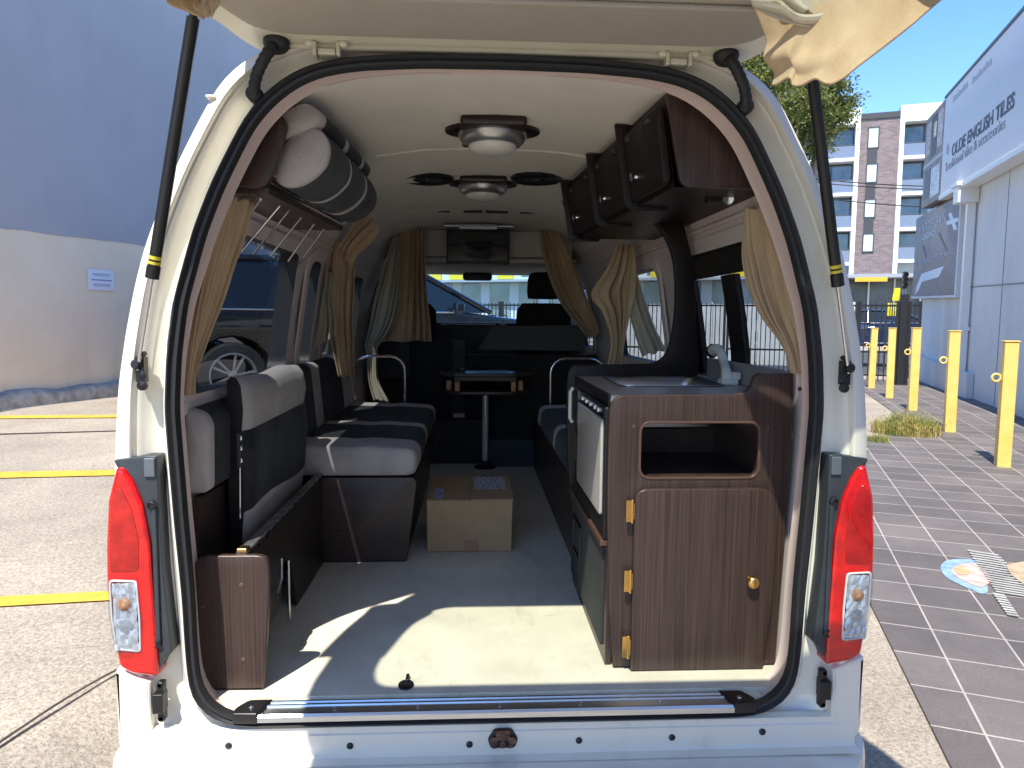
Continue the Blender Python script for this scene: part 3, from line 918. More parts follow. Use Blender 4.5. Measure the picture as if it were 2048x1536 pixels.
mb.box((0.37, 0.21, 1.145), (0.74, 0.62, 1.160)); mb.box((0.37, 0.21, 1.330), (0.74, 0.62, 1.345)); mb.box((0.37, 0.61, 1.145), (0.74, 0.63, 1.345))
mb.box((0.355, 0.21, 1.145), (0.370, 0.63, 1.345)); mb.box((0.74, 0.21, 1.145), (0.755, 0.63, 1.345))
mb.build('cubby', WOODY, kit)
d = [(qy(x, y, 0.158).x, qy(x, y, 0.158).z) for x, y in ((1270, 979), (1552, 977), (1551, 1105), (1547, 1190), (1526, 1340), (1261, 1344))]
door = plate('cupboard_door', [rpoly(d, [0.04, 0.05, 0.1, 0.1, 0.004, 0.004], 7)], F_back(0.158), 0.020, WOODZ, kit, 0.005)
k = qy(1502, 1161, 0.157)
MB().lathe(k, (0, -1, 0), [(0.010, -0.002), (0.0085, 0.006), (0.010, 0.010), (0.0168, 0.015), (0.0175, 0.020), (0.014, 0.0255), (0.008, 0.028), (0, 0.0285)], 24).build('knob', BRASS, door, smooth=50)
for x, y in ((1260, 1022), (1256, 1162), (1252, 1293)):
    c = qy(x, y, 0.157)
    h = MB()
    h.box((c.x - 0.011, c.y - 0.004, c.z - 0.030), (c.x + 0.004, c.y + 0.004, c.z + 0.030))
    h.box((c.x + 0.006, c.y - 0.006, c.z - 0.022), (c.x + 0.012, c.y + 0.0, c.z + 0.022))
    h.tube([c + V((0.0055, -0.005, -0.033)), c + V((0.0055, -0.005, 0.033))], 0.004, 10)
    h.build('hinge', BRASS, door, bevel=0.001)
for x, y in ((1268, 853), (1535, 854), (1600, 778)):
    MB().lathe(qy(x, y, 0.18), (0, -1, 0), [(0.006, -0.001), (0.005, 0.0015), (0, 0.002)], 12).build('screw_cap', EDGE, kit, smooth=60)
side = MB()
side.box((0.307, 0.202, 0.62), (0.325, 0.871, 1.366)); side = side.build('side_panel', WOODZ, kit)
fd = plate('fridge_door', [rpoly(rect(-0.70, -0.245, 1.045, 1.322), 0.012)], F_left(0.290), 0.016, mat('pale_fridge_panel', (0.50, 0.47, 0.45), rough=0.22, var=0.03, vscale=3), kit, 0.004)
plate('fridge_frame', [rpoly(rect(-0.78, -0.205, 0.985, 1.362), 0.008), rpoly(rect(-0.705, -0.24, 1.04, 1.327), 0.008)], F_left(0.296), 0.01, BLACKPL, kit, 0.002)
pn = plate('control_strip', [rect(-0.72, -0.215, 1.330, 1.358)], F_left(0.2935), 0.006, mat('control_black', (0.015, 0.015, 0.018), rough=0.2), kit)
mb = MB()
for y_ in (0.30, 0.36, 0.44, 0.52, 0.60): mb.lathe((0.2935, y_, 1.344), (-1, 0, 0), [(0.009, 0), (0.008, 0.006), (0, 0.007)], 12)
mb.build('control_knob', STEEL, pn, smooth=50)
mb = MB(); mb.tube([V((0.288, 0.80, 1.235)), V((0.278, 0.80, 1.25)), V((0.278, 0.80, 1.345)), V((0.288, 0.80, 1.36))], 0.007, 10)
mb.build('pull_handle', WPLAST, kit, smooth=60)
MB().tube([V((0.298, 0.77, 1.10)), V((0.298, 0.77, 1.20))], 0.004, 8).build('fridge_catch', STEEL, kit, smooth=60)
MB().box((0.288, 0.21, 0.965), (0.309, 0.865, 0.983)).build('ledge', EDGE, kit, bevel=0.002)
dr = plate('drawer_front', [rpoly(rect(-0.865, -0.24, 0.66, 0.955), 0.01)], F_left(0.299), 0.01, DARKWALL, kit, 0.003)
plate('drawer_pull', [rpoly(rect(-0.80, -0.62, 0.77, 0.90), 0.012), rpoly(rect(-0.785, -0.635, 0.783, 0.887), 0.008)], F_left(0.292), 0.01, BLACKPL, dr, 0.002)
# worktop with an inset sink
sinkl = rpoly([(0.392, 0.46), (0.725, 0.46), (0.735, 0.835), (0.402, 0.835)], 0.045, 6)
plate('worktop', [rect(0.309, 0.812, 0.201, 0.871), sinkl], F_up(1.396), 0.028, WORKTOP, kit)
plate('worktop_edge', [rect(0.302, 0.3085, 0.205, 0.869)], F_up(1.398), 0.032, BLACKPL, kit, 0.001)
inset = lambda L, t: [V((lerp(p[0], 0.566, t), lerp(p[1], 0.65, t))) for p in L]
mb = MB()
mb.grid([[V((p[0], p[1], z)) for p in inset(sinkl, t)] for t, z in ((-0.05, 1.398), (-0.05, 1.4015), (0.0, 1.4005), (0.04, 1.394), (0.06, 1.36), (0.12, 1.265), (0.2, 1.256), (0.95, 1.252))], 0, True)
sk = mb.build('sink', STEEL, kit, smooth=50)
MB().lathe((0.57, 0.65, 1.254), (0, 0, 1), [(0.03, 0), (0.028, 0.004), (0.012, 0.002), (0, 0.002)], 18).build('drain', CHROME, sk, smooth=50)
b0 = V((0.760, 0.535, 1.397))
tp = MB()
path = catmull([b0 + V((-0.004, 0, 0.0)), b0 + V((-0.006, 0.01, 0.04)), qy(1449, 728, 0.60), qy(1442, 706, 0.64), qy(1432, 699, 0.69), qy(1422, 704, 0.72)], 6)
tp.tube(path, [0.021 - 0.006 * min(1, i / 8) + (0.005 if i > 20 else 0) for i in range(len(path))], 16)
tap = tp.build('tap', WPLAST, kit, smooth=60)
mb = MB(); mb.box(b0 + V((-0.028, -0.022, -0.001)), b0 + V((0.026, 0.03, 0.018))); mb.box(b0 + V((0.006, -0.03, 0.016)), b0 + V((0.030, 0.0, 0.042)))
mb.build('tap_base', WPLAST, tap, bevel=0.005, seg=3)
MB().lathe(path[-1], (-0.5, 0.5, -0.6), [(0.022, -0.02), (0.0235, 0.004), (0.018, 0.012), (0, 0.012)], 16).build('spray_head', BLACKPL, tap, smooth=60)
MB().box((0.797, 0.203, 1.397), (0.812, 0.870, 1.466)).build('splashback', mat('grey_splashback', (0.30, 0.285, 0.28), rough=0.5, var=0.05), kit, bevel=0.002)
sw = [(1157, 1161), (1135, 935), (1133, 800), (1136, 744), (1148, 730), (1255, 729), (1308, 727), (1330, 714), (1342, 684), (1351, 629), (1352, 563), (1347, 516), (1333, 477), (1312, 446), (1279, 428), (1250, 420), (1260, 385), (1384, 385), (1386, 520), (1392, 620), (1396, 745), (1396, 1161)]
inn_x = lambda z: next((lerp(INNER[i][0], INNER[i + 1][0], (z - INNER[i][1]) / (INNER[i + 1][1] - INNER[i][1])) for i in range(K - 1) if INNER[i][1] <= z <= INNER[i + 1][1]), 0.8)
pts = [(min(qy(x, y, 0.872).x, inn_x(qy(x, y, 0.872).z) - 0.004), qy(x, y, 0.872).z) for x, y in sw]
plate('partition_panel', [rpoly(pts, [0.002, 0.1, 0.1, 0.03, 0.03] + [0.08] * 10 + [0.003] * 7, 4)], F_back(0.872), 0.024, WOODSHADE, kit, 0.004)

# ------------------------------------------------------------------ overhead locker, right
loc = thing('overhead_locker', 'dark wood overhead locker row with three knobbed doors under the right ceiling', 'overhead locker', (0.55, 0.8, 1.96))
fx = lambda y, z: lerp(0.462 - 0.062 * (y - 0.15), 0.428 - 0.066 * (y - 0.15), (z - 1.955) / 0.235)
mb = MB()
rows = []
for y in (0.165, 1.40):
    rows.append([V((fx(y, 1.955), y, 1.955)), V((fx(y, 2.192), y, 2.192)), V((0.505, y, 2.176)), V((0.575, y, 2.146)), V((0.627, y, 2.106)), V((0.666, y, 2.058)), V((0.702, y, 1.998)), V((0.722, y, 1.955))])
mb.grid(rows, 0, True); mb.add(rows[1], [tuple(range(8))])
mb.build('carcass', WOODSHADE, loc)
ep = [(fx(0.15, 1.955) + 0.012, 1.953), (fx(0.15, 2.19) - 0.002, 2.194), (0.505, 2.176), (0.575, 2.146), (0.627, 2.106), (0.666, 2.058), (0.702, 1.998), (0.722, 1.953)]
plate('locker_end_panel', [rpoly(ep, [0.03, 0.005, 0.02, 0.02, 0.02, 0.02, 0.02, 0.003])], F_back(0.15), 0.02, WOODZ, loc, 0.004)
for a, b in ((0.165, 0.50), (0.51, 0.90), (0.91, 1.395)):
    o_, e_, t_ = V((fx(a, 1.955), a, 1.955)), V((fx(b, 1.955), b, 1.955)), V((fx(a, 2.19), a, 2.19))
    u = (o_ - e_).normalized(); v = (t_ - o_); v = (v - u * v.dot(u)).normalized(); n = u.cross(v)
    Mx = frame(e_ + n * 0.026, u, v, n)
    w = (o_ - e_).length
    dd = plate('locker_door', [rpoly(rect(0.012, w - 0.006, 0.012, 0.215), [0.03, 0.03, 0.008, 0.008])], Mx, 0.022, WOODSHADE, loc, 0.005)
    kp = Mx @ V((w * 0.30, 0.075, 0))
    MB().lathe(kp, n, [(0.008, 0), (0.006, 0.008), (0.013, 0.014), (0.013, 0.018), (0.0, 0.022)], 16).build('knob', CHROME, dd, smooth=50)
    for t in (0.2, 0.8): MB().box(Mx @ V((w * t, 0.19, -0.002)) - V((0.012, 0.012, 0.006)), Mx @ V((w * t, 0.19, -0.002)) + V((0.004, 0.012, 0.008))).build('hinge', GREYPL, dd, bevel=0.002)
for y_ in (0.497, 0.897, 1.397):
    a_, b_ = fx(y_, 1.955), fx(y_, 2.19)
    plate('locker_divider', [rpoly([(a_ - 0.040, 1.944), (b_ - 0.044, 2.205), (b_ + 0.02, 2.205), (a_ + 0.10, 1.944)], [0.03, 0.004, 0.004, 0.02])], F_back(y_ + 0.004), 0.012, WOODSHADE, loc, 0.002)
fl = [(1122, 400), (1146, 430), (1160, 470), (1150, 474)]
plate('locker_tail', [[(qy(x, y, 1.42).x, qy(x, y, 1.42).z) for x, y in fl]], F_back(1.405), 0.014, WOODZ, loc, 0.002)
lp = thing('under_locker_lamp', 'small silver reading lamp under the dark wood overhead locker', 'lamp', qy(1450, 397, 0.32))
c = qy(1456, 397, 0.32)
MB().lathe(c, (-0.2, -1, -0.3), [(0.012, -0.03), (0.016, -0.01), (0.018, 0.012), (0.014, 0.016), (0, 0.012)], 16).build('lamp_head', ALU, lp, smooth=50)
MB().box(c + V((-0.06, 0.0, -0.012)), c + V((-0.015, 0.03, 0.012))).build('lamp_base', BLACKPL, lp, bevel=0.003)

# ------------------------------------------------------------------ luggage rack, left
rk = thing('luggage_rack', 'dark wood luggage shelf with thin chrome rods along the upper left wall', 'luggage rack', (-0.62, 0.5, 1.93))
rp = [(-0.540, 2.098), (-0.598, 1.922), (-0.735, 1.945), (-0.704, 2.0), (-0.667, 2.06), (-0.627, 2.108), (-0.597, 2.138)]
plate('rack_end_panel', [rpoly(rp, [0.028, 0.050, 0.004, 0.02, 0.02, 0.02, 0.012], 7)], F_back(0.145), 0.02, WOODZ, rk, 0.004)
mb = MB()
for (y0, x0), (y1, x1) in (((0.165, -0.60), (0.92, -0.545)),):
    mb.add([V((x0, y0, 1.935)), V((x1, y1, 1.935)), V((-0.735, y1, 1.935)), V((-0.735, y0, 1.935)), V((x0, y0, 1.918)), V((x1, y1, 1.918)), V((-0.735, y1, 1.918)), V((-0.735, y0, 1.918))],
           [(0, 1, 2, 3), (4, 5, 6, 7), (0, 1, 5, 4), (1, 2, 6, 5), (2, 3, 7, 6), (3, 0, 4, 7)])
mb.build('shelf_board', WOODY, rk)
rb = []
for dz, dx in ((0.020, 0.004), (0.0, -0.004)):
    rb.append(MB().tube([V((-0.596 + dx, 0.17, 1.948 + dz)), V((-0.544 + dx, 0.90, 1.948 + dz))], 0.0045, 8).build('rail', CHROME, rk, smooth=60))
for (x0, y0), (x1, y1) in (((574, 394), (482, 503)), ((592, 403), (507, 508)), ((618, 417), (541, 511)), ((641, 430), (577, 522)), ((661, 440), (599, 527)), ((521, 399), (492, 440))):
    a = qz(x0, y0, 1.943) if x0 > 530 else qy(x0, y0, 0.17)
    MB().tube([a, qx(x1, y1, -0.755)], 0.0036, 8).build('rod', CHROME, rk, smooth=60)
MB().lathe((-0.543, 0.905, 1.955), (0, 1, 0), [(0.012, -0.01), (0.014, 0.01), (0, 0.016)], 12).build('rail_cap', WPLAST, rk, smooth=60)


def sausage(name, prof, stations, mats, parent, cap_m=(0, 0)):
    """loft of a closed (x, z) outline along y; stations (y, dx, dz, scale, material of the span that follows)"""
    cx = sum(p[0] for p in prof) / len(prof); cz = sum(p[1] for p in prof) / len(prof)
    n = len(prof)
    mb = MB()
    rows = [[V((cx + (p[0] - cx) * s + dx, y, cz + (p[1] - cz) * s + dz)) for p in prof] for y, dx, dz, s, m in stations]
    for i in range(len(rows) - 1):
        mb.grid([rows[i], rows[i + 1]], stations[i][4], True)
    for r, m, st in ((rows[0], cap_m[0], stations[0]), (rows[-1], cap_m[1], stations[-1])):
        c = sum(r, V()) / n
        mb.grid([r, [c.lerp(p, 0.5) + V((0, -0.006 if r is rows[0] else 0.006, 0)) for p in r], [c.lerp(p, 0.02) + V((0, -0.008 if r is rows[0] else 0.008, 0)) for p in r]], m, True)
    return mb.build(name, mats, parent, smooth=65)


BP = [(599, 272), (627, 259), (647, 266), (663, 291), (665, 313), (659, 336), (635, 362), (606, 377), (584, 379), (565, 373), (552, 355), (556, 325), (575, 292)]
bp = rpoly([(qy(x, y, 0.24).x, qy(x, y, 0.24).z) for x, y in BP], 0.03, 4)
bol = thing('bolster_cushion', 'thick round-ended charcoal bolster cushion with pale end on the luggage rack', 'cushion', (-0.56, 0.5, 1.96))
st = [(0.20, 0, 0, 0.93, 0), (0.206, 0, 0, 0.985, 0), (0.216, 0, 0, 1.02, 2), (0.224, 0.0, 0, 0.99, 1)]
for i in range(1, 4): st.append((0.22 + i * 0.055, 0.004 * i, 0, 1.03, 1))
st += [(0.440, 0.014, 0, 1.02, 2), (0.466, 0.014, 0, 1.02, 1), (0.476, 0.014, 0, 1.0, 1), (0.60, 0.02, 0, 1.035, 1), (0.67, 0.024, 0, 1.02, 2), (0.69, 0.024, 0, 1.0, 2), (0.710, 0.024, 0, 1.02, 1), (0.85, 0.03, 0, 1.02, 1), (0.93, 0.032, 0, 0.95, 1), (0.96, 0.033, 0, 0.8, 1)]
SLATEF = mat('slate_suede', (0.026, 0.031, 0.036), rough=0.95, col2=(0.055, 0.063, 0.070), vscale=7, sheen=0.08, bump=0.3, bscale=300, spec=0.2)
sausage('cushion_cover', bp, st, [LFAB, SLATEF, LFAB], bol, (0, 1))
fp = rpoly([(-0.640, 2.045), (-0.585, 2.118), (-0.505, 2.164), (-0.462, 2.135), (-0.468, 2.105), (-0.545, 2.068)], 0.025, 4)
flat = thing('flat_cushion', 'flat striped cushion wedged between the bolster and the ceiling', 'cushion', (-0.53, 0.5, 2.1))
st = [(0.185, -0.004, 0, 0.86, 0), (0.195, -0.004, 0, 0.97, 0), (0.235, 0, 0, 1.0, 1), (0.38, 0.012, -0.004, 1.02, 1), (0.44, 0.016, -0.006, 1.0, 0), (0.485, 0.018, -0.006, 1.0, 1), (0.62, 0.028, -0.01, 1.02, 1), (0.66, 0.03, -0.01, 1.0, 0), (0.69, 0.032, -0.012, 1.0, 1), (0.80, 0.038, -0.014, 0.98, 1), (0.83, 0.04, -0.015, 0.8, 1)]
sausage('cushion_cover', fp, st, [LFAB, DFAB], flat, (0, 1))

# ------------------------------------------------------------------ seating, left
ben = thing('bench_seat', 'long striped bench seat on a dark wood box along the left wall', 'bench', (-0.5, 1.8, 0.62))
bf = [(-0.690, 0.622), (-0.338, 0.622), (-0.292, 0.968), (-0.690, 0.968)]
plate('bench_front', [rpoly(bf, [0.002, 0.002, 0.035, 0.002])], F_back(1.10), 0.02, WOODX, ben, 0.004)
mb = MB()
ys = (1.12, 2.62)
mb.grid([[V((-0.340, y, 0.622)), V((-0.300, y, 0.964)), V((-0.80, y, 0.964))] for y in ys])
mb.add([V((-0.80, 2.62, 0.622)), V((-0.340, 2.62, 0.622)), V((-0.300, 2.62, 0.964)), V((-0.80, 2.62, 0.964))], [(0, 1, 2, 3)])
mb.build('bench_box', WOODY, ben)
prof = rpoly([(-0.80, 0.975), (-0.297, 0.975), (-0.292, 1.085), (-0.50, 1.098), (-0.56, 1.092), (-0.62, 1.098), (-0.80, 1.100)], [0.02, 0.035, 0.045, 0.03, 0.03, 0.03, 0.02], 5)
st = [(1.088, 0, 0, 0.90, 0), (1.096, 0, 0, 0.97, 0), (1.12, 0, 0, 1.0, 0), (1.275, 0, 0, 1.01, 0), (1.30, 0, 0, 0.985, 1), (1.33, 0, 0, 1.0, 1), (1.50, 0, 0.002, 1.02, 1), (1.66, 0, 0, 1.0, 1), (1.685, 0, 0, 0.985, 0), (1.76, 0, 0, 1.0, 0), (1.80, 0, 0, 0.985, 1), (2.1, 0, 0, 1.02, 1), (2.42, 0, 0, 0.99, 0), (2.56, 0, 0, 1.0, 0), (2.60, 0, 0, 0.95, 0)]
sausage('seat_cushion', prof, st, [LFAB, DFAB], ben, (0, 0))
# backrest along the wall
prof = rpoly([(-0.838, 1.10), (-0.762, 1.10), (-0.788, 1.385), (-0.820, 1.405), (-0.836, 1.39)], [0.02, 0.03, 0.045, 0.03, 0.01], 5)
st = [(1.17, 0, 0, 0.9, 1), (1.19, 0, 0, 1, 1), (1.40, 0, 0, 1.02, 1), (1.46, 0, 0, 0.99, 0), (1.56, 0, 0, 1.0, 0), (1.62, 0, 0, 0.98, 1), (1.9, 0, 0, 1.03, 1), (2.15, 0, 0, 0.99, 0), (2.40, 0, 0, 1.0, 0), (2.44, 0, 0, 0.93, 0)]
sausage('back_cushion', prof, st, [LFAB, DFAB], ben, (1, 0))
hoop = lambda y, x0, x1, zt, r=0.09: [V((x0, y, 1.0)), V((x0, y, zt - r))] + [V((x0 + r - r * math.cos(a), y, zt - r + r * math.sin(a))) for a in (0.4, 0.8, 1.2, 1.57)] + [V((x1 - r + r * math.cos(a), y, zt - r + r * math.sin(a))) for a in (1.57, 1.2, 0.8, 0.4)] + [V((x1, y, zt - r)), V((x1, y, 1.0))]
hl = thing('grab_rail', 'bent chrome grab rail rising behind the long left bench cushion', 'grab rail', (-0.62, 2.64, 1.0), 'chrome grab rails at the ends of the seats')
MB().tube(hoop(2.64, -0.79, -0.485, 1.375), 0.008, 10).build('rail_tube', CHROME, hl, smooth=60)
hr = thing('grab_rail', 'bent chrome grab rail standing beside the far end of the kitchen unit', 'grab rail', (0.5, 2.64, 1.0), 'chrome grab rails at the ends of the seats')
MB().tube(hoop(2.64, 0.405, 0.74, 1.365), 0.008, 10).build('rail_tube', CHROME, hr, smooth=60)

# raised seat section in front of the bench, folded up against the wall
sec = thing('folding_seat_section', 'low dark wood seat frame with its seat squab tipped up, beside the left tail light', 'folding seat', (-0.72, 0.6, 0.62))
pp = [(-0.760, 0.622), (-0.622, 0.622), (-0.604, 0.85), (-0.598, 0.985), (-0.792, 0.985), (-0.785, 0.70)]
ep_ = plate('seat_end_panel', [rpoly(pp, [0.002, 0.002, 0.1, 0.038, 0.04, 0.05], 6)], F_back(0.095), 0.022, WOODZ, sec, 0.005)
for x, y in ((483, 1170), (487, 1319), (404, 1213)):
    MB().lathe(qy(x, y, 0.095), (0, -1, 0), [(0.0065, -0.001), (0.0055, 0.002), (0, 0.0028)], 14).build('screw_cap', EDGE, ep_, smooth=60)
db = [(0.118, 0.70), (0.118, 0.978), (1.098, 0.978), (1.098, 0.622), (0.65, 0.622), (0.60, 0.80), (0.50, 0.84), (0.44, 0.70)]
plate('divider_board', [rpoly(db, [0.01, 0.002, 0.002, 0.002, 0.02, 0.05, 0.05, 0.02])], F_right(-0.668), 0.018, mat('dark_board', (0.020, 0.013, 0.011), rough=0.4, var=0.2, vscale=12), sec, 0.003)
mb = MB(); mb.box((-0.692, 0.12, 0.979), (-0.664, 1.095, 0.988))
tr_ = mb.build('hinge_strip', mat('tarnished_hinge', (0.22, 0.22, 0.23), rough=0.4, metal=0.8, col2=(0.45, 0.45, 0.46), vscale=30), sec, bevel=0.002)
for k in range(12): MB().box((-0.669, 0.15 + k * 0.078, 0.965), (-0.660, 0.175 + k * 0.078, 0.985)).build('hinge_leaf', BLACKPL, tr_)
MB().box((-0.690, 0.118, 0.985), (-0.664, 0.150, 0.996)).build('hinge_end', BRASS, tr_, bevel=0.002)
mb = MB()
mb.tube([V((-0.658, 0.43, 0.865)), V((-0.658, 0.43, 0.800)), V((-0.660, 0.38, 0.772))], 0.005, 8)
mb.tube([V((-0.655, 0.50, 0.835)), V((-0.655, 0.50, 0.64))], 0.005, 8)
mb.build('stay', STEEL, sec, smooth=60)
MB().box((-0.812, 0.15, 0.62), (-0.795, 1.09, 1.12)).build('wall_board', WOODY, sec)
# squab standing up: light band, dark middle, light foot, bulging towards the aisle
rows = []
Y0, Y1 = 0.335, 1.085
prof = [(0.0, 0.90, 0), (0.02, 0.915, 0), (0.030, 1.00, 0), (0.036, 1.035, 1), (0.048, 1.18, 1), (0.042, 1.265, 1), (0.036, 1.275, 0), (0.046, 1.335, 0), (0.036, 1.398, 0), (0.014, 1.422, 0), (-0.008, 1.426, 0), (-0.020, 1.412, 0), (-0.022, 1.30, 0), (-0.022, 0.92, 0)]
mb = MB()
NY = 24
for i, (b, z, m) in enumerate(prof):
    r = []
    for j in range(NY + 1):
        t = j / NY
        e = min(1, min(t, 1 - t) / 0.05) ** 0.5
        bul = b * (0.55 + 0.45 * e) if b > 0 else b
        dz = 0.006 * math.cos(t * 2 * PI * 1.5) * (1 if z > 1.36 else 0)
        zz = z + dz + (0.012 * math.sin(t * 6) if m == 1 and z < 1.1 else 0)
        r.append(V((-0.757 + bul + (-0.004 * t), lerp(Y0, Y1, t), zz)))
    rows.append(r)
for i in range(len(rows) - 1): mb.grid([rows[i], rows[i + 1]], prof[i + 1][2] if prof[i][2] == prof[i + 1][2] else prof[i][2])
mb.grid([rows[-1], rows[0]])
mb.add([r[0] for r in rows], [tuple(range(len(rows)))], 2); mb.add([r[-1] for r in rows], [tuple(range(len(rows)))], 0)
sq = mb.build('seat_squab', [LFAB, DFAB, BLACKPL], sec, smooth=50)
mb = MB()
for z in (1.19, 1.225, 1.255): mb.lathe((-0.742, 0.330, z), (0, -1, 0), [(0.008, -0.004), (0.008, 0.004), (0, 0.006)], 10)
mb.box((-0.748, 0.322, 1.17), (-0.738, 0.334, 1.27))
mb.tube([V((-0.742, 0.326, 1.17)), V((-0.745, 0.326, 1.02))], 0.004, 8)
mb.build('squab_bracket', CHROME, sq, smooth=40)
prof = rpoly([(-0.832, 1.13), (-0.772, 1.135), (-0.768, 1.315), (-0.782, 1.345), (-0.830, 1.362)], [0.01, 0.02, 0.04, 0.03, 0.01], 5)
st = [(0.165, 0, 0, 0.92, 0), (0.172, 0, 0, 1.0, 0), (0.205, 0, 0, 1.0, 1), (0.55, 0, 0, 1.02, 1), (0.75, 0, 0.008, 1.02, 1), (0.80, 0, 0.01, 1.0, 0), (1.0, 0, 0.015, 1.0, 0), (1.06, 0, 0.015, 0.98, 1), (1.14, 0, 0.015, 0.95, 1)]
sausage('wall_cushion', prof, st, [LFAB, DFAB], sec, (0, 1))
mb = MB(); mb.tube([V((-0.775, 0.32, 1.20)), V((-0.765, 0.62, 1.255)), V((-0.765, 0.64, 1.20))], 0.007, 8)
mb.build('folded_stay', GREYPL, sec, smooth=60)

# right-hand seat beyond the kitchen
rs = thing('corner_seat', 'small charcoal seat with pale piping half hidden behind the kitchen unit', 'seat', (0.55, 2.0, 0.62))
MB().box((0.335, 0.91, 0.622), (0.80, 3.15, 0.955)).build('seat_box', WOODY, rs, bevel=0.004)
prof = rpoly([(0.318, 0.962), (0.80, 0.962), (0.80, 1.095), (0.33, 1.085)], [0.035, 0.02, 0.02, 0.045], 5)
st = [(0.92, 0, 0, 0.95, 1), (0.95, 0, 0, 1.0, 1), (1.62, 0, 0, 1.01, 1), (1.65, 0, 0, 0.985, 0), (1.72, 0, 0, 1.0, 0), (1.76, 0, 0, 0.985, 1), (2.1, 0, 0, 1.01, 1), (2.42, 0, 0, 0.985, 0), (2.56, 0, 0, 1.0, 0), (2.60, 0, 0, 0.95, 0)]
sausage('seat_cushion', prof, st, [LFAB, DFAB], rs, (1, 0))

# table on a chrome pole
tb = thing('pedestal_table', 'small octagonal table on a single chrome pole at the end of the aisle', 'table', (0.012, 2.97, 0.62))
tz = 1.268
oc = [(-0.30, 2.86), (-0.20, 2.70), (0.20, 2.70), (0.325, 2.86), (0.325, 3.06), (0.22, 3.18), (-0.20, 3.18), (-0.30, 3.06)]
plate('tabletop', [rpoly(oc, 0.03)], F_up(tz), 0.022, mat('glossy_dark_tabletop', (0.045, 0.040, 0.038), rough=0.38, var=0.1), tb, 0.005)
mb = MB(); mb.box((-0.19, 2.76, tz - 0.055), (0.205, 3.12, tz - 0.024)); mb.build('table_frame', WOODX, tb, bevel=0.004)
plate('lower_shelf', [rpoly([(x * 0.86 + 0.002, 2.94 + (y - 2.94) * 0.85) for x, y in oc], 0.03)], F_up(tz - 0.118), 0.022, WOODX, tb, 0.004)
for x in (-0.225, -0.170, 0.185, 0.235):
    MB().box((x - 0.016, 2.76 if abs(x) < 0.2 else 2.84, tz - 0.118), (x + 0.016, 2.79 if abs(x) < 0.2 else 2.87, tz - 0.056)).build('shelf_post', mat('orange_pine', (0.50, 0.24, 0.10), rough=0.35, var=0.2, vscale=20), tb, bevel=0.003)
MB().tube([V((0.012, 2.97, 0.63)), V((0.012, 2.97, tz - 0.14))], 0.021, 18).build('pole', mat('polished_pole', (0.85, 0.85, 0.85), rough=0.22, metal=0.45, spec=0.8), tb, smooth=60)
MB().lathe((0.012, 2.97, 0.62), (0, 0, 1), [(0.07, 0), (0.07, 0.012), (0.03, 0.02), (0.028, 0.05), (0, 0.05)], 24).build('pole_socket', BLACKPL, tb, smooth=40)
mb = MB()
for x, y in ((-0.11, 2.80), (0.17, 2.80), (-0.14, 3.10), (0.08, 3.10)): mb.lathe((x, y, tz), (0, 0, 1), [(0.030, 0), (0.030, 0.002), (0.024, 0.003), (0.0, 0.001)], 18)
mb.build('cup_ring', CHROME, tb, smooth=40)

# cardboard box
CARD = mat('brown_cardboard', (0.40, 0.26, 0.145), rough=0.85, col2=(0.46, 0.305, 0.175), vscale=5, vdet=8, bump=0.15, bscale=80)
bx = thing('cardboard_box', 'taped brown cardboard box with shipping labels standing on the cream floor', 'box', (-0.083, 1.45, 0.62))
x0, x1, y0, y1, z1 = -0.262, 0.094, 1.22, 1.66, 0.842
mb = MB()
mb.add([V((x0, y0, 0.622)), V((x1, y0, 0.622)), V((x1, y1, 0.622)), V((x0, y1, 0.622)), V((x0 - 0.002, y0 - 0.003, z1)), V((x1 + 0.004, y0, z1)), V((x1 + 0.003, y1, z1)), V((x0 - 0.002, y1, z1))], [(0, 1, 2, 3), (0, 1, 5, 4), (1, 2, 6, 5), (2, 3, 7, 6), (3, 0, 4, 7), (4, 5, 6, 7)])
mb.build('carton', CARD, bx, bevel=0.003)
xm = -0.082
for a, b, dz in ((x0 - 0.004, xm - 0.003, 0.004), (xm + 0.003, x1 + 0.009, 0.006)):
    MB().box((a, y0 - 0.006, z1 + 0.001), (b, y1 + 0.004, z1 + dz)).build('flap', CARD, bx, bevel=0.0015)
LBL = mat('printed_label', (0.75, 0.75, 0.78), rough=0.5, col2=(0.10, 0.10, 0.16), vscale=130, vdet=1, contrast=(0.50, 0.56), stretch=(1.5, 0.8, 1))
LBL2 = mat('white_label', (0.55, 0.58, 0.72), rough=0.5, col2=(0.10, 0.12, 0.35), vscale=160, vdet=1, contrast=(0.5, 0.56))
MB().box((-0.068, 1.40, z1 + 0.006), (0.080, 1.64, z1 + 0.0072)).build('label', LBL, bx)
MB().box((-0.240, 1.245, z1 + 0.004), (-0.198, 1.42, z1 + 0.0052)).build('label', LBL2, bx)
MB().box((-0.105, y0 - 0.0042, 0.622), (-0.045, y0 - 0.0030, 0.672)).build('tape', mat('faded_tape', (0.36, 0.19, 0.115), rough=0.35), bx)

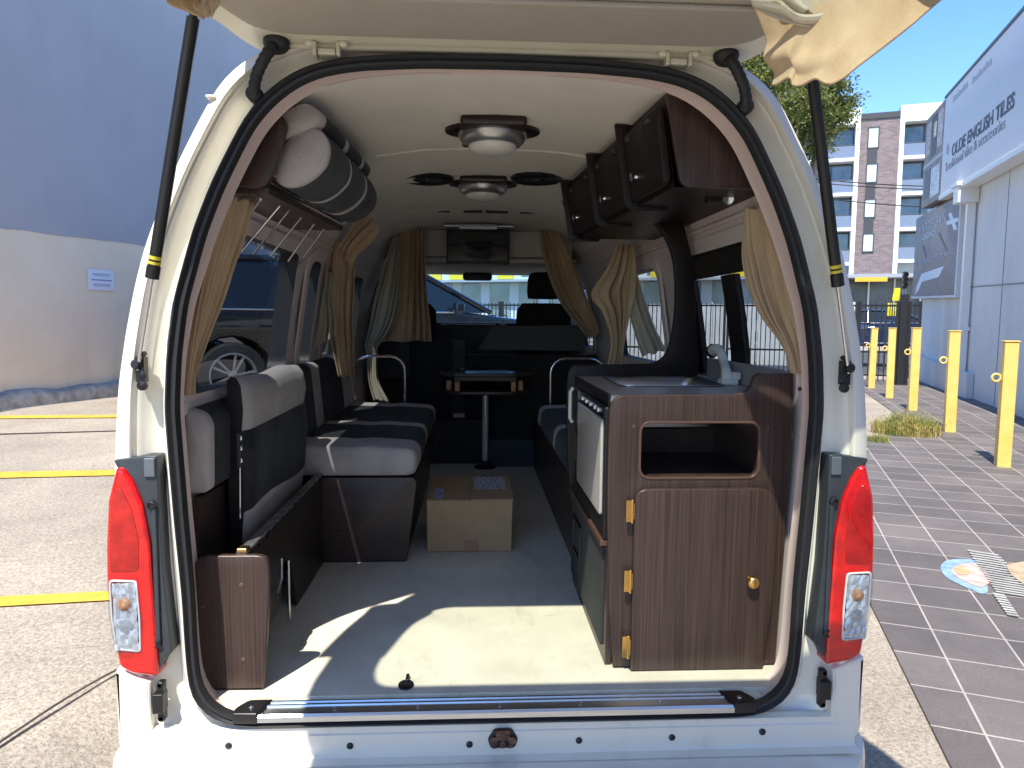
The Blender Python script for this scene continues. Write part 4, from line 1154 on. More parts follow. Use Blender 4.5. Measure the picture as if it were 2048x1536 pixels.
# television, ceiling lamps, speakers
tv = thing('television', 'black flat television hanging from the ceiling above the windscreen view', 'television', qy(957, 492, 3.0))
a, b = qy(893, 456, 3.0), qy(1019, 529, 3.0)
plate('screen_case', [rpoly(rect(a.x, b.x, b.z, a.z), 0.008)], F_back(3.0), 0.04, BLACKPL, tv, 0.004)
plate('screen', [rect(a.x + 0.012, b.x - 0.014, b.z + 0.02, a.z - 0.012)], F_back(2.9985), 0.002, mat('screen_glass', (0.012, 0.013, 0.015), rough=0.06, spec=0.8), tv)
mb = MB(); mb.box((a.x + 0.08, 3.0, a.z - 0.004), (b.x - 0.08, 3.06, a.z + 0.03)); mb.box((a.x - 0.02, 3.02, a.z + 0.012), (b.x + 0.03, 3.05, a.z + 0.03)); mb.build('mount', STEEL, tv, bevel=0.004)
LENS = mat('opal_lens', (0.78, 0.78, 0.74), rough=0.25)
DOME = mat('lamp_silver', (0.50, 0.50, 0.50), rough=0.32, metal=0.85)


def ceiling_lamp(px, py, label):
    c = qz(px, py, CEILZ - 0.01)
    c.z = CEILZ - 0.003
    t = thing('ceiling_lamp', label, 'ceiling lamp', c, 'round ceiling lamps on dark mounts')
    n = 48
    pl = []
    for k in range(n):
        a = 2 * PI * k / n
        pl.append((c.x + 0.158 * math.cos(a), c.y + 0.095 * math.sin(a)))
    bs = plate('base_plate', [pl], F_up(c.z), 0.016, mat('lamp_dark_wood', (0.022, 0.012, 0.010), rough=0.3, var=0.2, vscale=20), t, 0.005)
    MB().box((c.x - 0.104, c.y - 0.165, c.z - 0.028), (c.x + 0.104, c.y + 0.16, c.z + 0.002)).build('cross_plate', MATS['lamp_dark_wood'], bs, bevel=0.012, seg=3)
    MB().lathe(c + V((0, -0.015, -0.018)), (0, 0, -1), [(0.113, 0), (0.113, 0.012), (0.103, 0.030), (0.082, 0.042), (0.0, 0.042)], 36).build('trim_ring', DOME, t, smooth=50)
    MB().lathe(c + V((0, -0.015, -0.057)), (0, 0, -1), [(0.080, 0), (0.079, 0.010), (0.069, 0.020), (0.040, 0.028), (0.0, 0.030)], 32).build('lens', LENS, t, smooth=60)
    MB().box((c.x - 0.066, c.y + 0.162, c.z - 0.022), (c.x + 0.066, c.y + 0.205, c.z + 0.002)).build('bracket', CEIL, t, bevel=0.004)


ceiling_lamp(985, 262, 'large dark mounted ceiling lamp with silver ring, the one nearest the tailgate')
ceiling_lamp(966, 368, 'dark mounted ceiling lamp between the two round speakers')
for px, lab in ((855, 'flat dark ceiling speaker on the luggage rack side of the lamp'), (1075, 'flat dark ceiling speaker on the overhead locker side of the lamp')):
    c = qz(px, 357, CEILZ - 0.012); c.z = CEILZ - 0.002
    sp_ = thing('ceiling_speaker', lab, 'speaker', c, 'flat speakers in the ceiling')
    MB().lathe(c, (0, 0, -1), [(0.118, 0), (0.118, 0.016), (0.102, 0.024), (0.080, 0.016), (0.0, 0.015)], 12).build('speaker_ring', BLACKPL, sp_, smooth=30)
    MB().lathe(c + V((0, 0, -0.012)), (0, 0, -1), [(0.076, 0.0), (0.064, 0.008), (0.018, 0.003), (0.015, 0.010), (0, 0.012)], 24).build('speaker_grille', mat('speaker_mesh', (0.05, 0.05, 0.055), rough=0.4, metal=0.5, bump=0.6, bscale=200), sp_, smooth=40)

# ------------------------------------------------------------------ curtains
def curtain(name, label, rows, folds, amp, m=TAN, seed=0, loc=None, **kw):
    l = rows[0][0]
    t = thing(name, label, 'curtain', loc or l)
    return t, drape('curtain_cloth', rows, folds, amp, m, t, seed, **kw)


L_ = [(447, 392, .13), (432, 450, .13), (412, 520, .13), (395, 600, .13), (380, 690, .13), (372, 760, .13), (371, 788, .13)]
R_ = [(502, 400, .25), (481, 476, .24), (462, 530, .22), (440, 600, .20), (404, 690, .18), (386, 745, .155), (384, 787, .15)]
t, c = curtain('curtain', 'tan curtain hanging beside the black car window, next to the left gas strut', [(qy(*a[:2], a[2]), qy(*b[:2], b[2])) for a, b in zip(L_, R_)], 5, 0.010, seed=3)
L_ = [(1491, 418, .34), (1485, 492, .34), (1486, 531, .33), (1498, 580, .31), (1522, 631, .27), (1557, 678, .22), (1581, 720, .19), (1584, 744, .19)]
R_ = [(1545, 410, .14), (1572, 477, .14), (1594, 531, .14), (1603, 580, .14), (1610, 631, .14), (1614, 678, .14), (1615, 720, .14), (1615, 744, .14)]
t, c = curtain('curtain', 'tan curtain bulging over the window above the kitchen tap', [(qy(*a[:2], a[2]), qy(*b[:2], b[2])) for a, b in zip(L_, R_)], 6, 0.016, seed=5)

Ym = 1.72
rows = [(664, 478, 708, 486), (654, 530, 710, 535), (648, 590, 708, 590), (654, 640, 706, 640), (664, 690, 707, 690), (678, 754, 709, 754)]
t, c = curtain('curtain', 'tied-back tan curtain with cream lining behind the striped bench', [(qy(a, b, Ym), qy(c_, d_, Ym)) for a, b, c_, d_ in rows], 4, 0.022, seed=8)
rows = [(655, 545, 668, 545), (645, 600, 664, 600), (638, 650, 672, 640), (630, 695, 672, 672)]
drape('curtain_lining', [(qy(a, b, Ym - 0.03), qy(c_, d_, Ym - 0.03)) for a, b, c_, d_ in rows], 3, 0.018, LININGC, t, 9)
rows = [(733, 426, 760, 462), (708, 448, 740, 486), (688, 476, 712, 512), (676, 492, 704, 540)]
drape('curtain_fold', [(qy(a, b, Ym - 0.04), qy(c_, d_, Ym - 0.04)) for a, b, c_, d_ in rows], 3, 0.012, TAN, t, 10, push=(0, -1, 0))

Yp = 3.06
rows = [(797, 457, 850, 458), (793, 520, 850, 520), (782, 590, 854, 590), (768, 640, 860, 640), (752, 684, 863, 682)]
TAND = TAN
t, c = curtain('curtain', 'pleated brown curtain drawn across the left half behind the cab', [(qy(a, b, Yp), qy(c_, d_, Yp)) for a, b, c_, d_ in rows], 6, 0.030, TAND, 12)
rows = [(786, 476, 800, 470), (764, 540, 800, 545), (746, 600, 795, 610), (738, 650, 782, 655), (730, 690, 758, 690), (734, 706, 754, 706), (738, 760, 756, 760), (748, 800, 778, 804)]
drape('curtain_lining', [(qy(a, b, Yp - 0.06), qy(c_, d_, Yp - 0.06)) for a, b, c_, d_ in rows], 5, 0.028, LININGC, t, 13)
rows = [(1080, 463, 1118, 463), (1088, 520, 1146, 520), (1104, 570, 1160, 560), (1124, 610, 1176, 605), (1155, 650, 1192, 640), (1176, 676, 1197, 668)]
t, c = curtain('curtain', 'brown curtain gathered diagonally beside the driver headrest', [(qy(a, b, Yp), qy(c_, d_, Yp)) for a, b, c_, d_ in rows], 5, 0.026, TAND, 15)
Yr = 1.62
rows = [(1234, 489, 1269, 489), (1214, 535, 1272, 535), (1182, 588, 1272, 582), (1205, 622, 1262, 625), (1222, 680, 1250, 680), (1214, 732, 1244, 732)]
t, c = curtain('curtain', 'knotted tan curtain seen through the curved partition opening', [(qy(a, b, Yr), qy(c_, d_, Yr)) for a, b, c_, d_ in rows], 4, 0.020, TAN, 17)
rows = [(1262, 540, 1272, 540), (1254, 600, 1290, 600), (1268, 660, 1310, 655), (1284, 712, 1332, 700)]
drape('curtain_lining', [(qy(a, b, Yr + 0.02), qy(c_, d_, Yr + 0.02)) for a, b, c_, d_ in rows], 4, 0.016, LININGC, t, 18)

# curtains still hanging on the raised tailgate
rows = [((1478, -80), (1990, -80)), ((1498, -14), (1892, -10)), ((1520, 40), (1826, 46)), ((1534, 80), (1770, 90)), ((1528, 112), (1722, 126)), ((1550, 140), (1692, 150)), ((1545, 166), (1668, 163))]
pl = lambda p, k: qy(p[0], p[1], -0.30 - 0.06 * k)
t = thing('curtain', 'loose tan curtain with white lining hanging off the raised tailgate into the sky', 'curtain', pl((1600, 0), 0))
drape('curtain_cloth', [(pl(a, 0), pl(b, 2.5)) for a, b in rows], 1.7, 0.009, TAN, t, 27, push=(0.2, -1, 0.3))
rows = [((1500, 6), (1512, 14)), ((1528, 6), (1545, 34)), ((1558, 10), (1580, 50)), ((1592, 34), (1612, 54)), ((1640, 34), (1650, 52)), ((1690, 12), (1712, 30)), ((1730, -24), (1760, -6))]
drape('curtain_lining', [(pl(a, 0.9), pl(b, 0.7)) for a, b in rows], 1.2, 0.006, LININGC, t, 22, nu=24, push=(0, -1, 0))
rows = [((1556, -30), (1700, -60)), ((1566, -4), (1704, -14)), ((1584, 14), (1690, 6)), ((1606, 26), (1668, 22))]
drape('curtain_lining', [(pl(a, 0.8), pl(b, 0.8)) for a, b in rows], 2, 0.010, LININGC, t, 23, nu=40, push=(0, -1, 0))
rows = [((318, -20), (455, -20)), ((338, 6), (440, 2)), ((372, 20), (436, 16)), ((398, 30), (428, 24))]
t = thing('curtain', 'bunched tan curtain on the raised tailgate above the left gas strut', 'curtain', qy(390, 0, -0.24))
drape('curtain_cloth', [(gp(-0.925, 0.66, 0.02), gp(-0.73, 0.66, 0.03)), (gp(-0.875, 0.47, 0.02), gp(-0.665, 0.44, 0.03)), (gp(-0.835, 0.35, 0.02), gp(-0.60, 0.33, 0.03)), (gp(-0.80, 0.265, 0.015), gp(-0.62, 0.28, 0.03))] + [(qy(*a, -0.24), qy(*b, -0.24)) for a, b in rows], 5, 0.014, TAN, t, 25, push=(0, -0.4, -1))
# ------------------------------------------------------------------ ground
SA = math.radians(22.4)
S = V((math.sin(SA), math.cos(SA), 0))          # along the street front
NL = V((-math.cos(SA), math.sin(SA), 0))        # towards the car park
UR = -NL


def speckle(name, base, hi, lo, patch, rough=0.9):
    m = mat(name, base, rough=rough, col2=hi, vscale=60, vdet=10, contrast=(0.36, 0.62), bump=0.9, bscale=80)
    nt = m.node_tree
    if nt.nodes.get('P2'): return m
    N, L = nt.nodes, nt.links
    b = N['Principled BSDF']
    tc = N.new('ShaderNodeTexCoord')
    vo = N.new('ShaderNodeTexVoronoi'); vo.inputs['Scale'].default_value = 90
    L.new(tc.outputs['Object'], vo.inputs['Vector'])
    r1 = N.new('ShaderNodeValToRGB'); r1.color_ramp.elements[0].position, r1.color_ramp.elements[1].position = 0.14, 0.36
    r1.color_ramp.elements[0].color = (*lo, 1); r1.color_ramp.elements[1].color = (1, 1, 1, 1)
    L.new(vo.outputs['Distance'], r1.inputs[0])
    mu = N.new('ShaderNodeMix'); mu.data_type = 'RGBA'; mu.blend_type = 'MULTIPLY'; mu.inputs[0].default_value = 0.8
    L.new(b.inputs['Base Color'].links[0].from_socket, mu.inputs[6]); L.new(r1.outputs[0], mu.inputs[7])
    n2 = N.new('ShaderNodeTexNoise'); n2.name = 'P2'; n2.inputs['Scale'].default_value = 0.9; n2.inputs['Detail'].default_value = 8; n2.inputs['Roughness'].default_value = 0.65
    L.new(tc.outputs['Object'], n2.inputs['Vector'])
    r2 = N.new('ShaderNodeValToRGB'); r2.color_ramp.elements[0].position, r2.color_ramp.elements[1].position = 0.35, 0.68
    r2.color_ramp.elements[0].color = (*patch, 1); r2.color_ramp.elements[1].color = (1.08, 1.06, 1.02, 1)
    L.new(n2.outputs['Fac'], r2.inputs[0])
    m2 = N.new('ShaderNodeMix'); m2.data_type = 'RGBA'; m2.blend_type = 'MULTIPLY'; m2.inputs[0].default_value = 1
    L.new(mu.outputs[2], m2.inputs[6]); L.new(r2.outputs[0], m2.inputs[7])
    L.new(m2.outputs[2], b.inputs['Base Color'])
    return m


CONC = speckle('worn_concrete', (0.27, 0.235, 0.195), (0.44, 0.40, 0.345), (0.40, 0.38, 0.36), (0.70, 0.69, 0.68))
xs = sorted(set([-300, -120, -60, -40, -28, -20] + [-16 + 0.5 * i for i in range(73)] + [-2.5 + 0.125 * i for i in range(41)] + [22, 26, 32, 45, 70, 130, 300]))
ys_ = sorted(set([-200, -80, -40, -20, -12] + [-8 + 0.5 * i for i in range(61)] + [-2 + 0.25 * i for i in range(45)] + [24, 28, 34, 42, 60, 90, 150, 260, 500]))
mb = MB().grid([[V((x, y, ground_z(x, y))) for x in xs] for y in ys_])
g = mb.build('ground', CONC, None, smooth=180); tag(g, 'pale worn concrete car park with aggregate showing', None, kind='structure')

# pavement of dark square tiles
PAV = bpy.data.materials.new('dark_paver_tiles'); PAV.use_nodes = True
nt = PAV.node_tree; N, L = nt.nodes, nt.links
b = N['Principled BSDF']; b.inputs['Roughness'].default_value = 0.72
tc = N.new('ShaderNodeTexCoord'); mp = N.new('ShaderNodeMapping'); mp.inputs['Rotation'].default_value = (0, 0, SA); mp.inputs['Location'].default_value = (0.0, 0.0, 0)
kx = qg(2012, 1284)
c_, s_ = math.cos(SA), math.sin(SA)
mp.inputs['Location'].default_value = (-(kx.x * c_ - kx.y * s_) + 0.006, -(kx.x * s_ + kx.y * c_) + 0.006, 0)
br = N.new('ShaderNodeTexBrick'); br.offset = 0.0; br.squash = 1.0
for k_, v_ in (('Scale', 1.0), ('Mortar Size', 0.0054), ('Mortar Smooth', 0.3), ('Bias', 0.0), ('Brick Width', 0.318), ('Row Height', 0.318)): br.inputs[k_].default_value = v_
br.inputs['Color1'].default_value = (0.100, 0.090, 0.090, 1); br.inputs['Color2'].default_value = (0.150, 0.136, 0.134, 1); br.inputs['Mortar'].default_value = (0.38, 0.355, 0.33, 1)
L.new(tc.outputs['Object'], mp.inputs[0]); L.new(mp.outputs[0], br.inputs['Vector'])
no = N.new('ShaderNodeTexNoise'); no.inputs['Scale'].default_value = 1.7; no.inputs['Detail'].default_value = 9; no.inputs['Roughness'].default_value = 0.68
L.new(tc.outputs['Object'], no.inputs['Vector'])
cr = N.new('ShaderNodeValToRGB'); cr.color_ramp.elements[0].position, cr.color_ramp.elements[1].position = 0.3, 0.7
cr.color_ramp.elements[0].color = (0.80, 0.80, 0.82, 1); cr.color_ramp.elements[1].color = (1.22, 1.2, 1.17, 1)
L.new(no.outputs['Fac'], cr.inputs[0])
mu = N.new('ShaderNodeMix'); mu.data_type = 'RGBA'; mu.blend_type = 'MULTIPLY'; mu.inputs[0].default_value = 1
L.new(br.outputs['Color'], mu.inputs[6]); L.new(cr.outputs[0], mu.inputs[7])
sp_ = N.new('ShaderNodeTexNoise'); sp_.inputs['Scale'].default_value = 130; sp_.inputs['Detail'].default_value = 3
L.new(tc.outputs['Object'], sp_.inputs['Vector'])
cr2 = N.new('ShaderNodeValToRGB'); cr2.color_ramp.elements[0].position, cr2.color_ramp.elements[1].position = 0.35, 0.7
cr2.color_ramp.elements[0].color = (0.85, 0.85, 0.85, 1); cr2.color_ramp.elements[1].color = (1.15, 1.15, 1.15, 1)
L.new(sp_.outputs['Fac'], cr2.inputs[0])
mu2 = N.new('ShaderNodeMix'); mu2.data_type = 'RGBA'; mu2.blend_type = 'MULTIPLY'; mu2.inputs[0].default_value = 1
L.new(mu.outputs[2], mu2.inputs[6]); L.new(cr2.outputs[0], mu2.inputs[7]); L.new(mu2.outputs[2], b.inputs['Base Color'])
bp_ = N.new('ShaderNodeBump'); bp_.inputs['Strength'].default_value = 0.4; bp_.inputs['Distance'].default_value = 0.003
L.new(br.outputs['Fac'], bp_.inputs['Height']); bp_.invert = True
L.new(bp_.outputs[0], b.inputs['Normal'])

kA, kB = qg(1900, 1536), qg(1735, 1200)
kd = (kB - kA).normalized()
e1 = kA + kd * ((6.7 - kA.y) / kd.y)
e2 = qg(1800, 872)
b3 = qg(1815, 824)
LB = [kA - kd * 9, kA, kB, e1, V((e2.x - 0.1, e1.y + 0.35, 0)), V((b3.x - 0.25, b3.y, 0)), V((b3.x - 0.25, b3.y, 0)) + S * 9]
WO = qg(2048, 839)                     # foot of the shop wall


def wall_x(y, off=0.0): return WO.x + (y - WO.y) * S.x / S.y + off


rows = []
y = LB[0].y
while y < 15.6:
    x0 = next(lerp(LB[i].x, LB[i + 1].x, (y - LB[i].y) / (LB[i + 1].y - LB[i].y)) for i in range(len(LB) - 1) if LB[i].y - 1e-6 <= y <= LB[i + 1].y + 1e-6)
    x1 = wall_x(y, 0.3)
    rows.append([V((lerp(x0, x1, t / 10), y, ground_z(lerp(x0, x1, t / 10), y) + 0.014)) for t in range(11)])
    rows[-1].insert(0, rows[-1][0] - V((0, 0, 0.05)))
    y += 0.2
tag(MB().grid(rows).build('pavement', PAV, None, smooth=30), 'pavement of dark grey square tiles with pale joints', kind='structure')

# road beyond the fence
ASPH = speckle('street_asphalt', (0.050, 0.050, 0.052), (0.075, 0.075, 0.078), (0.8, 0.8, 0.8), (0.85, 0.85, 0.85))
F0 = qg(1800, 771)                       # foot of the gate post


def fz(p): return V((p.x, p.y, ground_z(p.x, p.y)))


mb = MB()
ra, rb_ = F0 + S * 4, F0 + S * 22
rows = []
for t in range(9):
    p = ra.lerp(rb_, t / 8)
    rows.append([V((p.x + UR.x * a, p.y + UR.y * a, ground_z(p.x + UR.x * a, p.y + UR.y * a) + 0.012)) for a in (-120, -60, -30, -20, -15, -10, -5, 0, 5, 10, 30, 60, 120)])
tag(mb.grid(rows).build('street', ASPH, None, smooth=180), 'dark asphalt street beyond the railing', kind='structure')

# yellow parking lines and the joint in the concrete
YEL = mat('worn_yellow_line_paint', (0.50, 0.32, 0.04), rough=0.75, col2=(0.66, 0.41, 0.05), vscale=9, vdet=9, contrast=(0.35, 0.6), bump=0.3, bscale=80)


def strip(name, a0, a1, b0, b1, m, ext0=1.5, ext1=0.35, dz=0.009):
    """ground strip between edge a (a0-a1) and edge b (b0-b1)"""
    a0, a1, b0, b1 = [qg(*p) for p in (a0, a1, b0, b1)]
    da, db = (a1 - a0).normalized(), (b1 - b0).normalized()
    a0, b0 = a0 - da * ext0, b0 - db * ext0
    a1, b1 = a1 + da * ext1, b1 + db * ext1
    rows = []
    for i in range(31):
        t = i / 30
        row = []
        for k in range(3):
            p = a0.lerp(a1, t).lerp(b0.lerp(b1, t), k / 2)
            row.append(V((p.x, p.y, ground_z(p.x, p.y) + dz)))
        rows.append(row)
    return tag(MB().grid(rows).build(name, m, None, smooth=180), kind='structure')


strip('parking_line', (0, 1196), (213, 1186), (0, 1216), (213, 1204), YEL)
strip('parking_line', (0, 946), (215, 942), (0, 958), (215, 953), YEL)
strip('parking_line', (0, 832.5), (225, 831.5), (0, 838.5), (225, 836.5), YEL)
strip('concrete_joint', (0, 1491), (240, 1343), (0, 1498), (240, 1347), mat('dark_joint', (0.035, 0.03, 0.026), rough=0.95, var=0.3), 0.6, 0.25, 0.018)
strip('concrete_joint', (0, 868), (222, 862), (0, 870), (222, 863.5), MATS['dark_joint'], 1, 0.4, 0.005)

# ------------------------------------------------------------------ left boundary wall
LW0 = qg(0, 819)
lw = thing('boundary_wall', 'tall blank wall, slate blue above and cream below, beside the parking bays', 'wall', LW0)
CREAMW = mat('cream_masonry_paint', (0.84, 0.685, 0.50), rough=0.85, col2=(0.90, 0.75, 0.565), vscale=1.4, vdet=9, bump=0.25, bscale=30)
SLATE = mat('slate_blue_paint', (0.40, 0.395, 0.405), rough=0.8, col2=(0.45, 0.445, 0.455), vscale=0.7, vdet=8, bump=0.2, bscale=26)
overlay(CREAMW, 1.1, (0.86, 0.85, 0.84), (0.30, 0.48), (1, 1, 0.22), 9, 0.7)
overlay(SLATE, 0.9, (0.90, 0.90, 0.91), (0.32, 0.5), (1, 1, 0.25), 9, 0.7)
FOOT = mat('rough_footing', (0.22, 0.205, 0.185), rough=0.95, col2=(0.44, 0.41, 0.37), vscale=7, vdet=10, bump=1.0, bscale=18)
# coordinates along the wall: a along S from LW0, z up; front faces -NL side (towards the van)
WM = frame(LW0, S, (0, 0, 1), UR)


def wallpt(x, y, off=0.0):
    p = qn(x, y, LW0 + UR * off, UR)
    return V(((p - LW0).dot(S), p.z - LW0.z))


MB().box((-26, -0.3, -0.8), (9.5, -0.004, 11), M=frame(LW0, S, NL * -1, (0, 0, 1))).build('masonry', CREAMW, lw)
z0 = wallpt(0, 461).y; z1 = wallpt(285, 487).y
rnd = random.Random(4)
edge = []
a = -26.0
while a < 9.5:
    edge.append((a, lerp(z0, z1, a / max(0.1, wallpt(285, 487).x)) * 0 + (z0 + z1) / 2 + rnd.uniform(-0.008, 0.008) + (0.02 if rnd.random() < 0.1 else 0)))
    a += rnd.uniform(0.05, 0.3)
pl = [(p[0], p[1]) for p in edge] + [(9.5, 11.05), (-26, 11.05)]
plate('upper_paint', [pl], WM, 0.01, SLATE, lw)
mb = MB()
rows = []
for i in range(120):
    a = -26 + i * 0.3
    h = 0.16 + 0.05 * noise.noise(V((a * 2.1, 0, 0)))
    p = LW0 + S * a
    gz = ground_z(p.x + 0.2, p.y) - LW0.z
    rows.append([WM @ V((a, gz - 0.3, 0.14 + 0.03 * noise.noise(V((a * 3, 1, 0))))), WM @ V((a, gz + h * 0.5, 0.12 + 0.04 * noise.noise(V((a * 3, 2, 0))))), WM @ V((a, gz + h, 0.09 + 0.03 * noise.noise(V((a * 3, 3, 0))))), WM @ V((a, gz + h + 0.03, -0.02))])
mb.grid(rows).build('footing', FOOT, lw, smooth=60)
n0, n1 = wallpt(175, 538), wallpt(228, 582)
nt_ = thing('notice', 'small pale blue paper notice fixed to the cream wall', 'notice', WM @ V((n0.x, n0.y, 0)))
plate('notice_sheet', [rect(n0.x, n1.x, n1.y, n0.y)], WM @ Matrix.Translation((0, 0, 0.012)), 0.008, mat('blue_notice', (0.74, 0.78, 0.85), rough=0.5), nt_, 0.001)
mb = MB()
for f, w in ((0.22, 0.75), (0.30, 0.6), (0.50, 0.8), (0.53, 0.8), (0.72, 0.7), (0.80, 0.65)):
    zz = lerp(n0.y, n1.y, f)
    mb.add([WM @ V((lerp(n0.x, n1.x, 0.5 - w / 2), zz, 0.014)), WM @ V((lerp(n0.x, n1.x, 0.5 + w / 2), zz, 0.014)), WM @ V((lerp(n0.x, n1.x, 0.5 + w / 2), zz + 0.008, 0.014)), WM @ V((lerp(n0.x, n1.x, 0.5 - w / 2), zz + 0.008, 0.014))], [(0, 1, 2, 3)])
mb.build('notice_lines', mat('notice_ink', (0.26, 0.30, 0.46), rough=0.6), nt_)

# ------------------------------------------------------------------ weeds
WEED = mat('weed_blades', (0.15, 0.20, 0.04), rough=0.7, col2=(0.42, 0.34, 0.11), vscale=3.5, vdet=3, contrast=(0.4, 0.6))


def weeds(name, label, px, n, spread, h, seed, stretch=1.0, m=WEED):
    rnd = random.Random(seed)
    c = qg(*px)
    mb = MB()
    for _ in range(n):
        r = spread * math.sqrt(rnd.random()); a = rnd.uniform(0, 2 * PI)
        p = c + V((math.cos(a) * r * stretch, math.sin(a) * r, 0)); p.z = ground_z(p.x, p.y) + 0.008
        hh = h * rnd.uniform(0.35, 1.0) * (1.1 - 0.6 * r / spread)
        d = rnd.uniform(0, 2 * PI); lean = rnd.uniform(0.1, 0.8) * hh
        w = rnd.uniform(0.0016, 0.004)
        s1 = V((-math.sin(d), math.cos(d), 0)) * w
        q1 = p + V((math.cos(d) * lean * 0.35, math.sin(d) * lean * 0.35, hh * 0.6)); q2 = p + V((math.cos(d) * lean, math.sin(d) * lean, hh * (0.9 - 0.2 * lean / hh)))
        mb.add([p - s1, p + s1, q1 + s1 * 0.8, q1 - s1 * 0.8, q2], [(0, 1, 2, 3), (3, 2, 4)])
        if rnd.random() < 0.3:
            mb.add([q2 - s1 * 2, q2 + V((0, 0, 0.02)), q2 + s1 * 2, q2 - V((0, 0, 0.02))], [(0, 1, 2, 3)])
    return tag(mb.build(name, m), label, 'weeds')


weeds('weed_clump', 'straw and green weed clump at the foot of the middle bollard', (1812, 868), 2000, 0.36, 0.42, 31, 1.15)
weeds('weed_clump', 'small green weed tuft at the pavement edge beside the van', (1756, 884), 260, 0.13, 0.14, 32)
for i, (x, lab) in enumerate(((50, 'low dark weeds at the wall foot nearest the photo edge'), (112, 'thin tall weed against the cream wall left of the notice'), (170, 'sparse weed at the wall foot below the notice'))):
    p = (x, 800 - x * 0.02)
    weeds('wall_weed', lab, p, 120 if i != 1 else 60, 0.16, 0.32 if i != 1 else 0.5, 40 + i, m=mat('dark_weed', (0.05, 0.07, 0.03), rough=0.8, var=0.4, vscale=6))

# ------------------------------------------------------------------ bollards
BYEL = mat('bollard_yellow', (0.74, 0.50, 0.12), rough=0.45, col2=(0.80, 0.58, 0.18), vscale=5, vdet=8, bump=0.1, bscale=60)
bl = [((2004, 935), 683), ((1898, 865), 663), ((1824, 822), 657), ((1778, 797), 657), ((1742, 777), 657)]
labs = ['square yellow steel bollard nearest the camera, shadow on the tiles', 'yellow bollard second in the row, just right of the weed clump', 'yellow bollard third in the row, behind the weed clump',
        'yellow bollard fourth in the row, before the black gate post', 'farthest yellow bollard, half hidden by the van corner']
b0 = qg(*bl[0][0])
dep = (b0 - EYE).dot(_fw)
H = (qn(2018, 684, b0, V((0, 1, 0))).z - b0.z)
root = thing('bollard', labs[0], 'bollard', (0, 0, 0), 'yellow bollards along the pavement')
Mb = Matrix.Rotation(-SA, 4, 'Z')
MB().box((-0.062, -0.062, -0.05), (0.062, 0.062, H - 0.014), M=Mb).build('post', BYEL, root, bevel=0.008, seg=3)
MB().box((-0.070, -0.070, H - 0.0135), (0.070, 0.070, H), M=Mb).build('cap', BYEL, root, bevel=0.004)
mb = MB()
cc = Mb @ V((-0.105, 0, H * 0.705))
rr = []
for k in range(25):
    a = 2 * PI * k / 24
    rr.append(cc + Mb @ V((0.038 * math.cos(a), 0, 0.038 * math.sin(a))))
mb.tube(rr, 0.0125, 8, caps=False); mb.tube([Mb @ V((-0.07, 0, H * 0.705)), Mb @ V((-0.058, 0, H * 0.705))], 0.010, 8)
mb.build('chain_loop', BYEL, root, smooth=60)
root.location = (b0.x, b0.y, b0.z + 0.014)
for (p, ty), lab in list(zip(bl, labs))[1:]:
    b_ = qg(*p)
    h_ = qn(p[0] + 6, ty, b_, V((0, 1, 0))).z - b_.z
    r_ = copy_thing(root, (b_.x, b_.y, b_.z + 0.014), lab, s=h_ / H)
    r_.rotation_euler = (math.radians(rnd.uniform(-0.8, 0.8)), math.radians(rnd.uniform(-0.8, 0.8)), math.radians(rnd.uniform(-3, 3)))

# painted picture on the tiles
art = thing('pavement_painting', 'faded chalk painting with a blue ring and white stripes on the dark tiles', 'painting', qg(1960, 1160))


def decal(name, pts, m, dz):
    c = [qg(*p) for p in pts]
    mb = MB()
    mb.add([V((p.x, p.y, ground_z(p.x, p.y) + 0.014 + dz)) for p in c], [tuple(range(len(c)))])
    return mb.build(name, m, art)


cm = lambda n_, a, b_: mat(n_, a, rough=0.85, col2=b_, vscale=14, vdet=8, contrast=(0.35, 0.6))
P2 = rpoly([(1878, 1140), (1890, 1126), (1916, 1123), (1948, 1124), (1972, 1150), (1976, 1192), (1962, 1194), (1930, 1180), (1890, 1160)], 12)
decal('blue_ring', P2, cm('chalk_blue', (0.16, 0.25, 0.36), (0.26, 0.40, 0.56)), 0.004)
P2 = rpoly([(1901, 1146), (1914, 1136), (1948, 1131), (1976, 1152), (1984, 1170), (1962, 1183), (1930, 1170), (1908, 1157)], 10)
decal('pink_field', P2, cm('chalk_pink', (0.44, 0.28, 0.25), (0.58, 0.42, 0.38)), 0.007)
P2 = rpoly([(1905, 1144), (1922, 1138), (1940, 1150), (1935, 1158), (1916, 1156)], 6)
decal('orange_centre', P2, cm('chalk_orange', (0.42, 0.27, 0.14), (0.52, 0.38, 0.22)), 0.010)
mb = MB()
for i in range(17):
    t = i / 16
    x0, y0 = lerp(1934, 1990, t), lerp(1107, 1190, t)
    w = lerp(62, 90, t)
    c = [qg(*p) for p in ((x0, y0), (x0 + w, y0 + w * 0.16), (x0 + w + 2, y0 + w * 0.16 + 2.4), (x0 + 2, y0 + 2.4))]
    mb.add([V((p.x, p.y, ground_z(p.x, p.y) + 0.014 + 0.013)) for p in c], [(0, 1, 2, 3)])
for i in range(9):
    t = i / 8
    x0, y0 = lerp(1984, 2012, t), lerp(1194, 1236, t)
    c = [qg(*p) for p in ((x0, y0), (x0 + 24, y0 + 4), (x0 + 26, y0 + 7), (x0 + 2, y0 + 3))]
    mb.add([V((p.x, p.y, ground_z(p.x, p.y) + 0.014 + 0.013)) for p in c], [(0, 1, 2, 3)])
mb.build('white_stripes', cm('chalk_white', (0.30, 0.31, 0.30), (0.46, 0.47, 0.44)), art)
P2 = rpoly([(2010, 1138), (2060, 1130), (2090, 1175), (2050, 1180), (2022, 1160)], 8)
